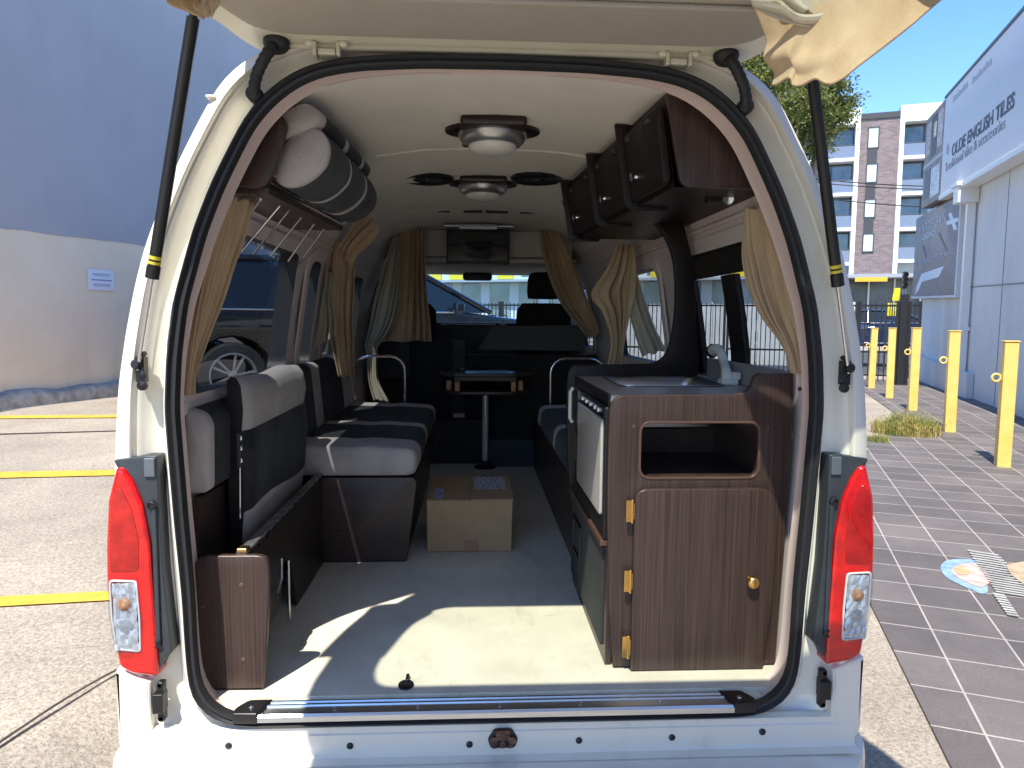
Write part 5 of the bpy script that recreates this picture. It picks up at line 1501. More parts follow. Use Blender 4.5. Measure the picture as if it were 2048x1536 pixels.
decal('ochre_field', P2, cm('chalk_ochre', (0.30, 0.23, 0.15), (0.42, 0.34, 0.24)), 0.016)

# ------------------------------------------------------------------ tile shop on the right
overlay(BYEL, 16, (0.62, 0.58, 0.55), (0.24, 0.34), (1, 1, 0.6), 8, 0.7)
shop = thing('tile_shop', 'white shop building with big signs along the tiled pavement', 'shop', WO)
SHW = mat('white_render', (0.60, 0.62, 0.63), rough=0.8, col2=(0.68, 0.70, 0.70), vscale=0.8, vdet=8, bump=0.15, bscale=40)
TILT = 0.026                          # the street climbs a little ahead of the parked van
TW = frame(WO, -S - V((0, 0, TILT)), (0, 0, 1), NL)


def tp_(x, y, off=0.0):
    p = qn(x, y, WO + NL * off, NL)
    return V(((p - WO).dot(-S), p.z - WO.z + TILT * (p - WO).dot(-S)))


aE = tp_(1838, 700).x
overlay(SHW, 0.7, (0.88, 0.88, 0.88), (0.30, 0.5), (1, 1, 0.2), 9, 0.7)
j0, j1 = tp_(1938, 577), tp_(2048, 563)
mb = MB(); mb.box((aE, (j0.y + j1.y) / 2 - 0.012, -0.004), (26, (j0.y + j1.y) / 2 + 0.012, 0.004), M=TW)
for a_ in (-1.5, 1.7, 4.9, 8.1): mb.box((a_ - 0.008, 0.0, -0.004), (a_ + 0.008, 6.0, 0.003), M=TW)
mb.build('wall_joint', mat('joint_grey', (0.25, 0.26, 0.28), rough=0.8), shop)
mb = MB(); k0 = tp_(1846, 733); mb.box((aE, -0.3, 0.0), (tp_(1945, 800).x, k0.y * 0 + 0.42, 0.12), M=TW); mb.build('plinth', SHW, shop, bevel=0.01)
offs = 0.30
bq = [tp_(x, y, offs) for x, y in ((1893, 191), (1879, 387), (2048, 302), (2048, 34))]
zb = (bq[1].y * 2 + bq[2].y) / 3; zt = (bq[0].y * 2 + bq[3].y) / 3
print('SIGN', [tuple(round(c, 2) for c in p) for p in bq])
MB().box((aE, -0.5, -4.0), (26, zt - 0.12, -0.004), M=TW).build('shop_wall', SHW, shop)
SIGNW = mat('white_sign_panel', (0.66, 0.69, 0.74), rough=0.5, var=0.02, vscale=2)
sgn = thing('fascia_sign', 'long white fascia sign with OLDE ENGLISH TILES lettering on the shop', 'sign', WO + V((0, 0, zb)))
aL = (bq[0].x + bq[1].x) / 2
TS = TW @ Matrix.Translation((0, 0, offs))
plate('sign_board', [rect(aL, 24, zb, zt)], TS, 0.26, SIGNW, sgn, 0.01)
MB().box((aL - 0.02, zb - 0.10, -0.28), (24, zb - 0.005, 0.02), M=TS).build('sign_edge', mat('pale_edge', (0.72, 0.73, 0.74), rough=0.4), sgn, bevel=0.008)
MB().box((aL - 0.02, zt + 0.005, -0.28), (24, zt + 0.05, 0.02), M=TS).build('sign_cap', mat('dark_cap', (0.12, 0.15, 0.20), rough=0.5), sgn)
INK = mat('navy_lettering', (0.06, 0.07, 0.12), rough=0.5)
INK2 = mat('grey_lettering', (0.30, 0.32, 0.38), rough=0.5)


def fit_text(name, s, pa, pb, size_px, m, parent, **kw):
    """lettering whose baseline runs from photo point pa to pb on the sign"""
    A, B = tp_(*pa, offs), tp_(*pb, offs)
    hh = abs(tp_(pa[0], pa[1] - size_px, offs).y - A.y)
    A.y = (A.y + B.y) / 2
    o = text(name, s, TS @ Matrix.Translation((A.x, A.y, 0.006)), hh, m, parent, depth=0.004, **kw)
    w = max(v.co.dot(-S) for v in o.data.vertices) - (TS @ V((A.x, 0, 0))).dot(-S)
    k_ = (B.x - A.x) / max(w, 0.01)
    base = TS @ V((A.x, A.y, 0.006))
    for v in o.data.vertices:
        d_ = (v.co - base).dot(-S)
        v.co += -S * d_ * (k_ - 1)
    return o


fit_text('lettering', 'OLDE ENGLISH TILES', (1904, 306), (2028, 226), 32, INK, sgn, bold=0.006)
fit_text('lettering', 'Traditional tiles & accessories', (1891, 331), (2009, 277), 25, INK2, sgn)
mb = MB()
for (x0, y0, x1, y1) in ((1906, 206, 1936, 178), (1944, 170, 1984, 134)):
    A, B = tp_(x0, y0, offs), tp_(x1, y1, offs)
    n_ = 9
    for i in range(n_):
        a = lerp(A.x, B.x, (i + 0.15) / n_)
        mb.box((a, A.y, 0.003), (lerp(A.x, B.x, (i + 0.75) / n_), A.y + 0.10 + 0.03 * (i % 3 == 0), 0.007), M=TS)
mb.build('small_print', mat('faint_print', (0.46, 0.49, 0.55), rough=0.5), sgn)
MB().lathe(TS @ V((tp_(1896, 298, offs).x, tp_(1896, 298, offs).y, 0.0)), NL, [(0.12, 0), (0.12, 0.008), (0.07, 0.010), (0.0, 0.008)], 8).build('emblem', INK2, sgn)
# collage panel at the far end of the fascia
cq = [tp_(x, y, offs) for x, y in ((1857, 223), (1841, 405))]
aC = (cq[0].x + cq[1].x) / 2
col = thing('picture_panel', 'dark printed panel of tile pictures at the end of the fascia', 'sign', TS @ V((aC, zb, 0)))
plate('panel_board', [rect(aC, aL - 0.03, zb - 0.05, zt)], TS, 0.24, mat('printed_brown', (0.16, 0.125, 0.125), rough=0.5, col2=(0.26, 0.22, 0.22), vscale=3), col, 0.006)
rnd = random.Random(9)
for i, (f0, f1, g0, g1, cc) in enumerate(((0.08, 0.30, 0.55, 0.92, (0.30, 0.24, 0.23)), (0.36, 0.66, 0.50, 0.95, (0.035, 0.03, 0.035)), (0.70, 0.95, 0.55, 0.93, (0.36, 0.31, 0.31)), (0.12, 0.42, 0.06, 0.38, (0.05, 0.045, 0.05)), (0.46, 0.90, 0.04, 0.36, (0.38, 0.40, 0.44)), (0.50, 0.62, 0.70, 0.86, (0.45, 0.42, 0.34)))):
    plate('picture', [rect(lerp(aC, aL, f0), lerp(aC, aL, f1), lerp(zb, zt, g0), lerp(zb, zt, g1))], TS @ Matrix.Translation((0, 0, 0.006 + 0.003 * (i == 5))), 0.005,
          mat('picture_%s' % 'abcdef'[i], cc, rough=0.5, col2=tuple(min(1, c * 1.9 + 0.03) for c in cc), vscale=6, stretch=(1, 1, 3), vdet=4), col)
plate('picture_band', [rect(aC, aL, lerp(zb, zt, 0.42), lerp(zb, zt, 0.46))], TS @ Matrix.Translation((0, 0, 0.009)), 0.006, mat('band_grey', (0.42, 0.42, 0.45), rough=0.5), col)
# lower flooring sign
lq = [tp_(x, y, 0.16) for x, y in ((1833, 417), (1920, 380), (1914, 591), (1825, 592))]
low = thing('flooring_sign', 'taupe flooring sign with white arrow below the fascia, left of the downpipe', 'sign', TW @ V((lq[3].x, lq[3].y, 0)))
TL = TW @ Matrix.Translation((0, 0, 0.16))
la, lb = (lq[0].x + lq[3].x) / 2, (lq[1].x + lq[2].x) / 2
lz0, lz1 = (lq[2].y + lq[3].y) / 2, zb - 0.14
plate('sign_board', [rect(la, lb, lz0, lz1)], TL, 0.12, mat('taupe_sign', (0.21, 0.19, 0.20), rough=0.55, col2=(0.26, 0.235, 0.245), vscale=2), low, 0.005)
MB().box((la, lz0 - 0.05, -0.12), (lb + 0.04, lz0 - 0.002, 0.02), M=TL).build('sign_trim', SHW, low)
MB().box((lb + 0.003, lz0 - 0.05, -0.12), (lb + 0.10, lz1, 0.02), M=TL).build('sign_trim', SHW, low)
PALE = mat('pale_lettering', (0.46, 0.49, 0.54), rough=0.5)
WHT = mat('white_graphic', (0.66, 0.72, 0.80), rough=0.5)
LP = lambda u, v: (lerp(la, lb, u), lerp(lz0, lz1, v))


def ltext(s, u0, u1, v, size, m):
    A = LP(u0, v)
    o = text('lettering', s, TL @ Matrix.Translation((A[0], A[1], 0.006)), size * (lz1 - lz0), m, low, depth=0.004)
    base = TL @ V((A[0], A[1], 0.006))
    w = max((q_.co - base).dot(-S) for q_ in o.data.vertices)
    k_ = (lb - la) * (u1 - u0) / w
    for q_ in o.data.vertices: q_.co += -S * ((q_.co - base).dot(-S)) * (k_ - 1)


ltext('VARDEGAN', 0.10, 0.74, 0.78, 0.15, PALE)
ltext('LEGNO', 0.22, 0.52, 0.685, 0.09, WHT)
ltext('ENGINEERED FLOORING', 0.06, 0.95, 0.385, 0.075, PALE)
for pts in ([(0.78, 0.86), (0.84, 0.86), (0.97, 0.66), (0.91, 0.66)], [(0.75, 0.79), (0.77, 0.745), (0.99, 0.735), (0.97, 0.78)]):
    plate('cross_mark', [[LP(*p) for p in pts]], TL @ Matrix.Translation((0, 0, 0.007 + (0.003 if pts[0][0] < 0.77 else 0))), 0.006, WHT, low)
plate('arrow', [[LP(*p) for p in ((0.10, 0.02), (0.20, 0.09), (0.26, 0.175), (0.66, 0.205), (0.76, 0.315), (0.24, 0.275), (0.12, 0.12))]], TL @ Matrix.Translation((0, 0, 0.007)), 0.006, WHT, low)
for a_, b_ in (((0.22, 0.62), (0.34, 0.42)), ((0.58, 0.70), (0.80, 0.45))):
    plate('plank_line', [[LP(a_[0], a_[1]), LP(a_[0] + 0.04, a_[1]), LP(b_[0] + 0.03, b_[1]), LP(b_[0], b_[1])]], TL @ Matrix.Translation((0, 0, 0.004)), 0.003, mat('plank_dark', (0.13, 0.115, 0.125), rough=0.6), low)
# rainwater head and downpipe
dp = thing('downpipe', 'white square rainwater head and downpipe on the shop wall', 'downpipe', TW @ V((lb, 0, 0)))
h0 = tp_(1948, 398, 0.05)
zh = zb - 0.12
ac = h0.x
hw = 0.19
WPNT = mat('white_gutter_paint', (0.80, 0.80, 0.78), rough=0.4)
hz = abs(tp_(1945, 399, 0.2).y - tp_(1945, 366, 0.2).y)
MB().box((ac - hw, tp_(1945, 399, .2).y, 0.005), (ac + hw, tp_(1945, 399, .2).y + hz, 0.36), M=TW).build('rain_head', WPNT, dp, bevel=0.012)
MB().box((ac - hw - 0.05, tp_(1945, 399, .2).y + hz + 0.002, 0.005), (ac + hw + 0.05, tp_(1945, 399, .2).y + hz + 0.08, 0.40), M=TW).build('head_rim', WPNT, dp, bevel=0.008)
MB().box((ac - 0.05, 0.1, 0.03), (ac + 0.09, tp_(1945, 399, .2).y - 0.002, 0.17), M=TW).build('pipe', WPNT, dp, bevel=0.01)
MB().box((ac - 0.02, 1.2, 0.0), (ac + 0.12, 1.26, 0.178), M=TW).build('pipe_clip', WPNT, dp, bevel=0.003)

# ------------------------------------------------------------------ gate and railing
IRON = mat('black_iron', (0.012, 0.013, 0.016), rough=0.5)
FM = frame(F0, UR, (0, 0, 1), -S)
gtop = qn(1800, 606, F0, -S).z - F0.z


def fa(x, y=700): return (qn(x, y, F0, -S) - F0).dot(UR)


def railing(name, label, a0, a1, step, zt, gap0=0.08, cat='fence', mid=None):
    t = thing(name, label, cat, FM @ V((a0, 0, 0)))
    mb = MB()
    n_ = max(1, round((a1 - a0) / step))
    for i in range(n_ + 1):
        a = lerp(a0, a1, i / n_)
        p = FM @ V((a, 0, 0)); gz = ground_z(p.x, p.y) - F0.z
        mb.box((a - 0.011, gz + gap0, -0.011), (a + 0.011, zt, 0.011), M=FM)
    mb.build('bars', IRON, t)
    mb = MB()
    for z in [zt - 0.06, 0.75 if mid is None else mid, 0.22]:
        mb.box((a0, z - 0.022, -0.018), (a1, z + 0.022, 0.018), M=FM)
    mb.build('rails', IRON, t)
    for a in (a0, a1):
        MB().box((a - 0.03, -0.4, -0.032), (a + 0.03, zt + 0.04, 0.032), M=FM).build('post', IRON, t, bevel=0.004)
    return t


railing('iron_gate', 'black iron pedestrian gate behind the yellow bollards', fa(1716), fa(1791), 0.11, gtop, cat='gate')
gp_ = thing('gate_post', 'thick black steel gate post beside the shop wall', 'post', F0)
MB().box((fa(1795), -0.2, -0.09), (fa(1811), qn(1800, 588, F0, -S).z - F0.z, 0.09), M=FM).build('post_body', IRON, gp_, bevel=0.01)
MB().box((fa(1793) - 0.02, -0.2, -0.11), (fa(1813) + 0.02, 0.03, 0.11), M=FM).build('post_base', IRON, gp_, bevel=0.004)
railing('iron_railing', 'short black railing panel between the gate post and the shop wall', fa(1815), fa(1836), 0.11, gtop)
edges = [fa(1714), fa(1714) - 2.9, fa(1714) - 5.8, fa(1714) - 8.7, fa(1714) - 11.6]
rl = ['black railing panel next to the gate, hidden behind the van flank', 'black railing panel seen through the window above the kitchen', 'black railing panel seen through the partition opening', 'black railing panel seen past the driver seat']
for i in range(4):
    railing('iron_railing', rl[i], edges[i + 1] + 0.04, edges[i] - 0.04, 0.11, gtop)
pw_ = thing('low_wall', 'low pale rendered wall running behind the black railing', 'wall', FM @ V((-6, 0, -0.8)))
MB().box((-13, -0.6, -1.05), (-6.6, 0.72, -0.85), M=FM).build('wall_body', mat('pale_render', (0.62, 0.62, 0.60), rough=0.8, var=0.05, vscale=3), pw_)
MB().box((-13, 0.722, -1.08), (-6.6, 0.78, -0.82), M=FM).build('coping', mat('coping_white', (0.75, 0.75, 0.74), rough=0.7), pw_, bevel=0.008)

hd_ = thing('white_hoarding', 'tall pale hoarding panels behind the railing, seen through the kitchen window', 'hoarding', FM @ V((-3.5, 0, -0.8)))
for i in range(5):
    a = -6.4 + i * 1.1
    MB().box((a, -0.5, -1.0), (a + 1.04, 1.85, -0.93), M=FM).build('panel', mat('hoarding_white', (0.62, 0.66, 0.70), rough=0.6, var=0.08, vscale=2), hd_, bevel=0.01)
    MB().box((a + 1.05, -0.5, -1.0), (a + 1.09, 1.9, -0.9), M=FM).build('upright', MATS['coping_white'], hd_)

# ------------------------------------------------------------------ cars
def make_wheel(mb_t, mb_r, c, ax, R, w):
    ax = V(ax)
    mb_t.lathe(c, ax, [(0, w * 0.1), (R * 0.68, w * 0.1)], 36)
    mb_t.lathe(c, ax, [(R * 0.66, -w), (R * 0.93, -w), (R, -w * 0.7), (R, w * 0.7), (R * 0.93, w), (R * 0.70, w * 1.02), (R * 0.68, w * 0.6)], 36)
    mb_r.lathe(c, ax, [(R * 0.70, w * 1.0), (R * 0.66, w * 1.03), (R * 0.62, w * 0.9), (R * 0.60, w * 0.3)], 36)
    mb_r.lathe(c, ax, [(R * 0.15, w * 0.4), (R * 0.14, w * 0.95), (R * 0.08, w * 1.0), (0, w * 1.0)], 16)
    a = V((0, 0, 1)); b_ = ax.cross(a).normalized()
    for k in range(10):
        t = 2 * PI * k / 10 + (0.12 if k % 2 else -0.12)
        d = a * math.cos(t) + b_ * math.sin(t); n = ax.cross(d)
        p0, p1 = c + ax * w * 0.85 + d * R * 0.12, c + ax * w * 0.95 + d * R * 0.64
        s0, s1 = n * R * 0.03, n * R * 0.035
        mb_r.add([p0 - s0, p0 + s0, p1 + s1, p1 - s1, p0 - s0 - ax * 0.03, p0 + s0 - ax * 0.03, p1 + s1 - ax * 0.03, p1 - s1 - ax * 0.03], [(0, 1, 2, 3), (4, 5, 6, 7), (0, 1, 5, 4), (2, 3, 7, 6), (1, 2, 6, 5), (3, 0, 4, 7)])


def car(name, label, loc, ang, paint, L=4.6, W=1.85, Hh=1.72, hood=1.08, belt=1.08, R=0.37, suv=True, glassm=None):
    """x' = length (rear at 0, nose at L), y' = towards the visible side"""
    loc = V(loc); loc.z = ground_z(loc.x, loc.y) if loc.z == 0 else loc.z
    t = thing(name, label, 'car', loc)
    u = V((math.cos(ang), math.sin(ang), 0)); v = V((math.sin(ang), -math.cos(ang), 0))     # v points to the right-hand side
    fr = frame(loc, u, (0, 0, 1), v)      # plate: (length, height), facing side v
    ra, fa_ = 0.85, L - 0.92
    arch = lambda cx: [(cx + (R + 0.06) * math.cos(a), R + (R + 0.06) * math.sin(a)) for a in [PI - i * PI / 10 for i in range(11)]]
    low = [(0.05, 0.32)] + arch(ra) + arch(fa_) + [(L - 0.05, 0.30), (L, 0.55), (L - 0.06, 0.82), (L - 0.25, hood - 0.06), (L - 1.2, belt + 0.03), (L - 1.35, belt + 0.05), (0.12, belt + 0.06), (0.0, 0.95), (0.0, 0.5)]
    dep = W * 0.96
    me = plate_mesh('body', [low], fr @ Matrix.Translation((0, 0, W * 0.48)), dep, 0.06)
    me.materials.clear(); me.materials.append(paint)
    body = finish('body', me, t, smooth=40)
    # greenhouse: tapered loft of side outline
    gh = [(0.16, belt + 0.02), (0.42 if suv else 0.75, Hh - 0.10), (0.75 if suv else 1.2, Hh - 0.03), (1.6, Hh), (L - 2.3, Hh - 0.02), (L - 1.85, Hh - 0.09), (L - (0.85 if suv else 1.18), belt + 0.03)]
    rows = []
    for p, z in gh:
        k_ = (z - belt) / (Hh - belt)
        h_ = W * (0.475 - 0.115 * k_)
        rows.append((p, z, h_))
    mbg = MB(); mbr = MB(); mbp = MB()
    pt = lambda r, s, g=0.0: loc + u * r[0] + V((0, 0, r[1] + g)) + v * (r[2] * s)
    for s in (-1, 1): mbg.add([pt(r, s) for r in rows], [tuple(range(len(rows)))])
    for i in range(len(rows) - 1):
        q4 = [pt(rows[i], 1), pt(rows[i], -1), pt(rows[i + 1], -1), pt(rows[i + 1], 1)]
        (mbg if i in (0, len(rows) - 2) else mbr).add(q4, [(0, 1, 2, 3)])
    gm = glassm or mat('car_glass', (0.012, 0.016, 0.02), rough=0.05, spec=0.5, coat=0.25)
    mbg.build('windows', gm, t)
    rf = mbr.build('roof', paint, t, smooth=60)
    for s in (-1, 1):
        side_top = [pt(r, s * 1.012, 0.004) for r in rows]
        mbp.tube(side_top, 0.035, 8)
        for f in ((1.55, 0.05), (L - 2.2, 0.04)):
            i0 = V(pt((f[0], belt + 0.02, W * 0.475), s * 1.01)); i1 = V(pt((f[0] + 0.02, Hh - 0.03, W * 0.365), s * 1.01))
            mbp.tube([i0, i1], f[1], 6)
    mbp.build('pillar', paint, t, smooth=60)
    for s in (-1, 1):
        for cx in (ra, fa_):
            a_, b_ = MB(), MB()
            c = loc + u * cx + V((0, 0, R)) + v * (s * (W * 0.5 - 0.14))
            make_wheel(a_, b_, c, v * s, R, 0.12)
            w_ = a_.build('wheel', mat('tyre_rubber', (0.018, 0.018, 0.018), rough=0.8), t, smooth=40)
            b_.build('rim', mat('alloy_silver', (0.36, 0.37, 0.39), rough=0.35, metal=0.7), w_, smooth=40)
    mbc = MB()
    for s in (-1, 1):
        mbc.tube([loc + u * 0.25 + v * (s * W * 0.488) + V((0, 0, belt + 0.035)), loc + u * (L - 1.3) + v * (s * W * 0.488) + V((0, 0, belt + 0.03))], 0.012, 6)
        mbc.tube([loc + u * (ra + 0.6) + v * (s * W * 0.485) + V((0, 0, 0.48)), loc + u * (fa_ - 0.6) + v * (s * W * 0.485) + V((0, 0, 0.48))], 0.02, 6)
        for cx in (1.55, 2.5): mbc.tube([loc + u * cx + v * (s * W * 0.49) + V((0, 0, belt - 0.12)), loc + u * (cx + 0.2) + v * (s * W * 0.49) + V((0, 0, belt - 0.11))], 0.016, 6)
    mbc.build('chrome_trim', CHROME, t, smooth=60)
    for s in (-1, 1):
        MB().box((L - 0.10, 0.66, s * W * 0.33 - 0.16), (L + 0.004, 0.80, s * W * 0.33 + 0.16), M=frame(loc, u, (0, 0, 1), v)).build('headlight', mat('headlamp_glass', (0.65, 0.68, 0.72), rough=0.1, coat=1), t, bevel=0.02)
        MB().box((-0.006, 0.78, s * W * 0.38 - 0.09), (0.10, 1.02, s * W * 0.38 + 0.09), M=frame(loc, u, (0, 0, 1), v)).build('tail_light', RED, t, bevel=0.02)
        MB().box((L - 1.45, belt + 0.02, s * (W * 0.5 + 0.06) - 0.07), (L - 1.32, belt + 0.16, s * (W * 0.5 + 0.06) + 0.07), M=frame(loc, u, (0, 0, 1), v)).build('wing_mirror', paint, t, bevel=0.03)
    return t


BLK = mat('black_car_paint', (0.006, 0.007, 0.010), rough=0.12, coat=1.0, spec=0.6)
ang = math.radians(28)
wc = qn(468, 752, EYE + V((0, 8.15, 0)), V((0, 1, 0)))
uu = V((math.cos(ang), math.sin(ang), 0)); vv = V((math.sin(ang), -math.cos(ang), 0))
lc = wc - uu * 0.85 - vv * (1.85 * 0.5)
car('parked_suv', 'black four wheel drive with silver multi-spoke wheels parked beyond the left window', (lc.x, lc.y, wc.z - 0.37), ang, BLK, L=5.0)
BLU = mat('teal_blue_car_paint', (0.02, 0.13, 0.22), rough=0.15, coat=1.0)
pc = qn(905, 640, F0 + S * 6.5, S)
car('blue_car', 'blue car seen through the windscreen beyond the dashboard', (pc.x - 3.4, pc.y - 3.4, pc.z - 1.02), math.radians(12), BLU, L=4.5, Hh=1.62, suv=False, glassm=mat('blue_car_glass', (0.04, 0.16, 0.25), rough=0.05, coat=1.0))
pc = qn(1775, 668, F0 + S * 8, S)
car('navy_car', 'dark blue car on the street behind the black iron gate', (pc.x - 2.2, pc.y + 0.6, pc.z - 0.75), math.radians(-22.4), mat('navy_car_paint', (0.012, 0.025, 0.07), rough=0.15, coat=1.0), L=4.4, Hh=1.5, suv=False)

# ------------------------------------------------------------------ apartment block
P0 = EYE + ray(1750, 500) * 58
AM = frame(P0, UR, (0, 0, 1), -S)


def ap(x, y):
    p = qn(x, y, P0, -S)
    return V(((p - P0).dot(UR), p.z - P0.z))


apt = thing('apartment_block', 'five storey apartment block with white framed balconies and a purple brick core', 'building', V((P0.x, P0.y, 0.1)))
BRK = bpy.data.materials.new('purple_brick'); BRK.use_nodes = True
nt = BRK.node_tree; N, L = nt.nodes, nt.links
bb = N['Principled BSDF']; bb.inputs['Roughness'].default_value = 0.9
tc = N.new('ShaderNodeTexCoord'); mp = N.new('ShaderNodeMapping'); mp.inputs['Rotation'].default_value = (PI / 2, 0, 0)
L.new(tc.outputs['Object'], mp.inputs[0])
br = N.new('ShaderNodeTexBrick'); br.inputs['Scale'].default_value = 1.0
for k_, v_ in (('Mortar Size', 0.014), ('Brick Width', 0.42), ('Row Height', 0.15)): br.inputs[k_].default_value = v_
br.inputs['Color1'].default_value = (0.150, 0.115, 0.118, 1); br.inputs['Color2'].default_value = (0.225, 0.180, 0.182, 1); br.inputs['Mortar'].default_value = (0.24, 0.21, 0.21, 1)
L.new(mp.outputs[0], br.inputs['Vector']); L.new(br.outputs['Color'], bb.inputs['Base Color'])
APW = mat('apartment_white', (0.78, 0.79, 0.78), rough=0.7, var=0.02)
APG = mat('apartment_glass', (0.05, 0.075, 0.10), rough=0.08, col2=(0.16, 0.22, 0.27), vscale=0.5, spec=0.8)
APB = mat('balustrade_glass', (0.16, 0.20, 0.28), rough=0.2, var=0.1)
SLIT = mat('pale_slit_window', (0.50, 0.60, 0.60), rough=0.15)
CHAR = mat('charcoal_cladding', (0.045, 0.048, 0.055), rough=0.6)
zg = -P0.z
zt0 = ap(1750, 549).y
x_l, x_r = ap(1718, 240).x, ap(1804, 236).x
ztop = ap(1760, 236).y
MB().box((x_l, zt0 + 0.01, -8), (x_r, ztop, -0.15), M=AM).build('brick_core', BRK, apt)
MB().box((x_l - 0.05, ztop + 0.004, -8), (x_r + 0.05, ztop + 0.45, -0.05), M=AM).build('core_cap', CHAR, apt)
sx0, sx1 = ap(1738, 270).x, ap(1757, 270).x
for i, (ya, yb) in enumerate(((255, 294), (328, 363), (399, 433), (468, 502))):
    za, zb_ = ap(1748, ya).y, ap(1748, yb).y
    w_ = plate('slit_window', [rect(sx0, sx1, zb_, za)], AM @ Matrix.Translation((0, 0, -0.10)), 0.05, SLIT, apt)
    plate('window_frame', [rect(sx0 - 0.08, sx1 + 0.08, zb_ - 0.08, za + 0.08), rect(sx0, sx1, zb_, za)], AM @ Matrix.Translation((0, 0, -0.06)), 0.08, CHAR, w_)
for ya, yb in ((296, 326), (365, 397), (435, 466)):
    plate('slit_panel', [rect(sx0 - 0.05, sx1 - 0.02, ap(1748, yb).y, ap(1748, ya).y)], AM @ Matrix.Translation((0, 0, -0.08)), 0.06, CHAR, apt)


def tower(a0, a1, ytop, ys_open, ys_slab, ref, nm):
    zt_ = ap(ref, ytop).y
    MB().box((a0, zt0 + 0.01, -8), (a1, zt_, -1.4), M=AM).build('tower_wall', APW, apt)
    fw_ = 0.32
    z_open = ap(ref, ys_open).y
    MB().box((a0, z_open, -1.399), (a1, zt_ - 0.002, 0.25), M=AM).build('tower_parapet', APW, apt)
    for a in (a0, a1 - fw_): MB().box((a, zt0 + 0.01, -1.398), (a + fw_, z_open - 0.002, 0.25), M=AM).build('tower_pier', APW, apt)
    prev = z_open
    for ysb in ys_slab:
        zs = ap(ref, ysb).y
        MB().box((a0 + fw_ + 0.002, zs - 0.12, -1.397), (a1 - fw_ - 0.002, zs + 0.13, 0.23), M=AM).build('balcony_slab', APW, apt)
        zf = zs + 0.13
        w_ = MB().box((a0 + fw_ + 0.01, zf + 0.01, -0.9), (a1 - fw_ - 0.01, prev - 0.02, -0.82), M=AM).build('window', APG, apt)
        m_ = MB()
        for f in (0.0, 0.33, 0.66, 1.0):
            a = lerp(a0 + fw_ + 0.05, a1 - fw_ - 0.05, f)
            m_.box((a - 0.04, zf + 0.02, -0.81), (a + 0.04, prev - 0.03, -0.74), M=AM)
        for z in (prev - 0.10, lerp(zf, prev, 0.40)): m_.box((a0 + fw_ + 0.02, z - 0.05, -0.80), (a1 - fw_ - 0.02, z + 0.05, -0.75), M=AM)
        m_.build('window_frame', CHAR, w_)
        MB().box((a0 + fw_ + 0.004, zf + 0.004, 0.06), (a1 - fw_ - 0.004, zf + 0.95, 0.11), M=AM).build('balustrade', APB, apt)
        MB().tube([AM @ V((a0 + fw_, zf + 1.0, 0.09)), AM @ V((a1 - fw_, zf + 1.0, 0.09))], 0.035, 6).build('handrail', CHAR, apt)
        prev = zs - 0.12


tower(x_l - 5.2, x_l + 0.12, 219, 250, (320, 389, 459, 528), 1700, 'left')
tower(x_r - 0.12, x_r + 5.2, 210, 243, (315, 387, 458, 522), 1830, 'right')
tower(x_l - 10.8, x_l - 5.6, 225, 254, (322, 391, 460, 529), 1660, 'far')
# ground floor shopfront
MB().box((x_l - 11, zg, -8), (x_r + 5.5, zt0, -1.2), M=AM).build('shopfront', mat('shopfront_dark', (0.05, 0.055, 0.06), rough=0.3, col2=(0.12, 0.13, 0.14), vscale=0.8), apt)
MB().box((x_l - 11, zt0 - 0.30, -1.19), (x_r + 5.5, zt0 - 0.01, 1.2), M=AM).build('canopy', mat('canopy_grey', (0.30, 0.33, 0.38), rough=0.6), apt)
s0, s1 = ap(1706, 565), ap(1770, 556)
plate('shop_sign', [rect(s0.x, s1.x, s0.y, s1.y)], AM @ Matrix.Translation((0, 0, 1.3)), 0.06, mat('amber_sign', (0.72, 0.40, 0.03), rough=0.5), apt)
m_ = MB()
for a in range(10):
    x_ = x_l - 10 + a * 1.9
    m_.box((x_, zg, -1.19), (x_ + 0.12, zt0 - 0.32, -1.0), M=AM)
m_.build('shop_mullion', MATS['coping_white'], apt)
ys_post = thing('yellow_sign_post', 'bright yellow street sign on a post beyond the gate', 'sign', qn(1793, 640, F0 + S * 5, S))
YS = frame(F0 + S * 5, UR, (0, 0, 1), -S)
yp = lambda x, y: V(((qn(x, y, F0 + S * 5, S) - F0 - S * 5).dot(UR), qn(x, y, F0 + S * 5, S).z - F0.z))
YEL2 = mat('lime_yellow_sign', (0.62, 0.56, 0.02), rough=0.5, var=0.15, vscale=8)
a, b_ = yp(1784, 602), yp(1800, 576)
plate('sign_board', [rpoly([(a.x, a.y), (b_.x, a.y), (b_.x + 0.02, b_.y), (a.x + 0.04, b_.y)], 0.05)], YS, 0.05, YEL2, ys_post, 0.006)
a, b_ = yp(1772, 632), yp(1797, 606)
for f0, f1 in ((0.0, 0.28), (0.36, 0.66), (0.75, 0.95)):
    plate('sign_slat', [rect(lerp(a.x, b_.x, f0), lerp(a.x, b_.x, f1), a.y, b_.y)], YS, 0.05, YEL2, ys_post, 0.006)
m_ = MB()
for x_ in (a.x + 0.02, b_.x - 0.02): m_.box((x_ - 0.025, -0.1, -0.09), (x_ + 0.025, b_.y + 0.3, -0.052), M=YS)
m_.build('post', CHAR, ys_post)
tl = thing('traffic_light', 'black three lamp traffic light on a thin pole above the gate', 'traffic light', qn(1812, 640, F0 + S * 7, S))
TLM = frame(F0 + S * 7, UR, (0, 0, 1), -S)
tlp = lambda x, y: V(((qn(x, y, F0 + S * 7, S) - F0 - S * 7).dot(UR), qn(x, y, F0 + S * 7, S).z - F0.z))
a, b_ = tlp(1805, 577), tlp(1817, 543)
hd = plate('signal_head', [rpoly(rect(a.x, b_.x, a.y, b_.y), 0.05)], TLM, 0.2, BLACKPL, tl, 0.02)
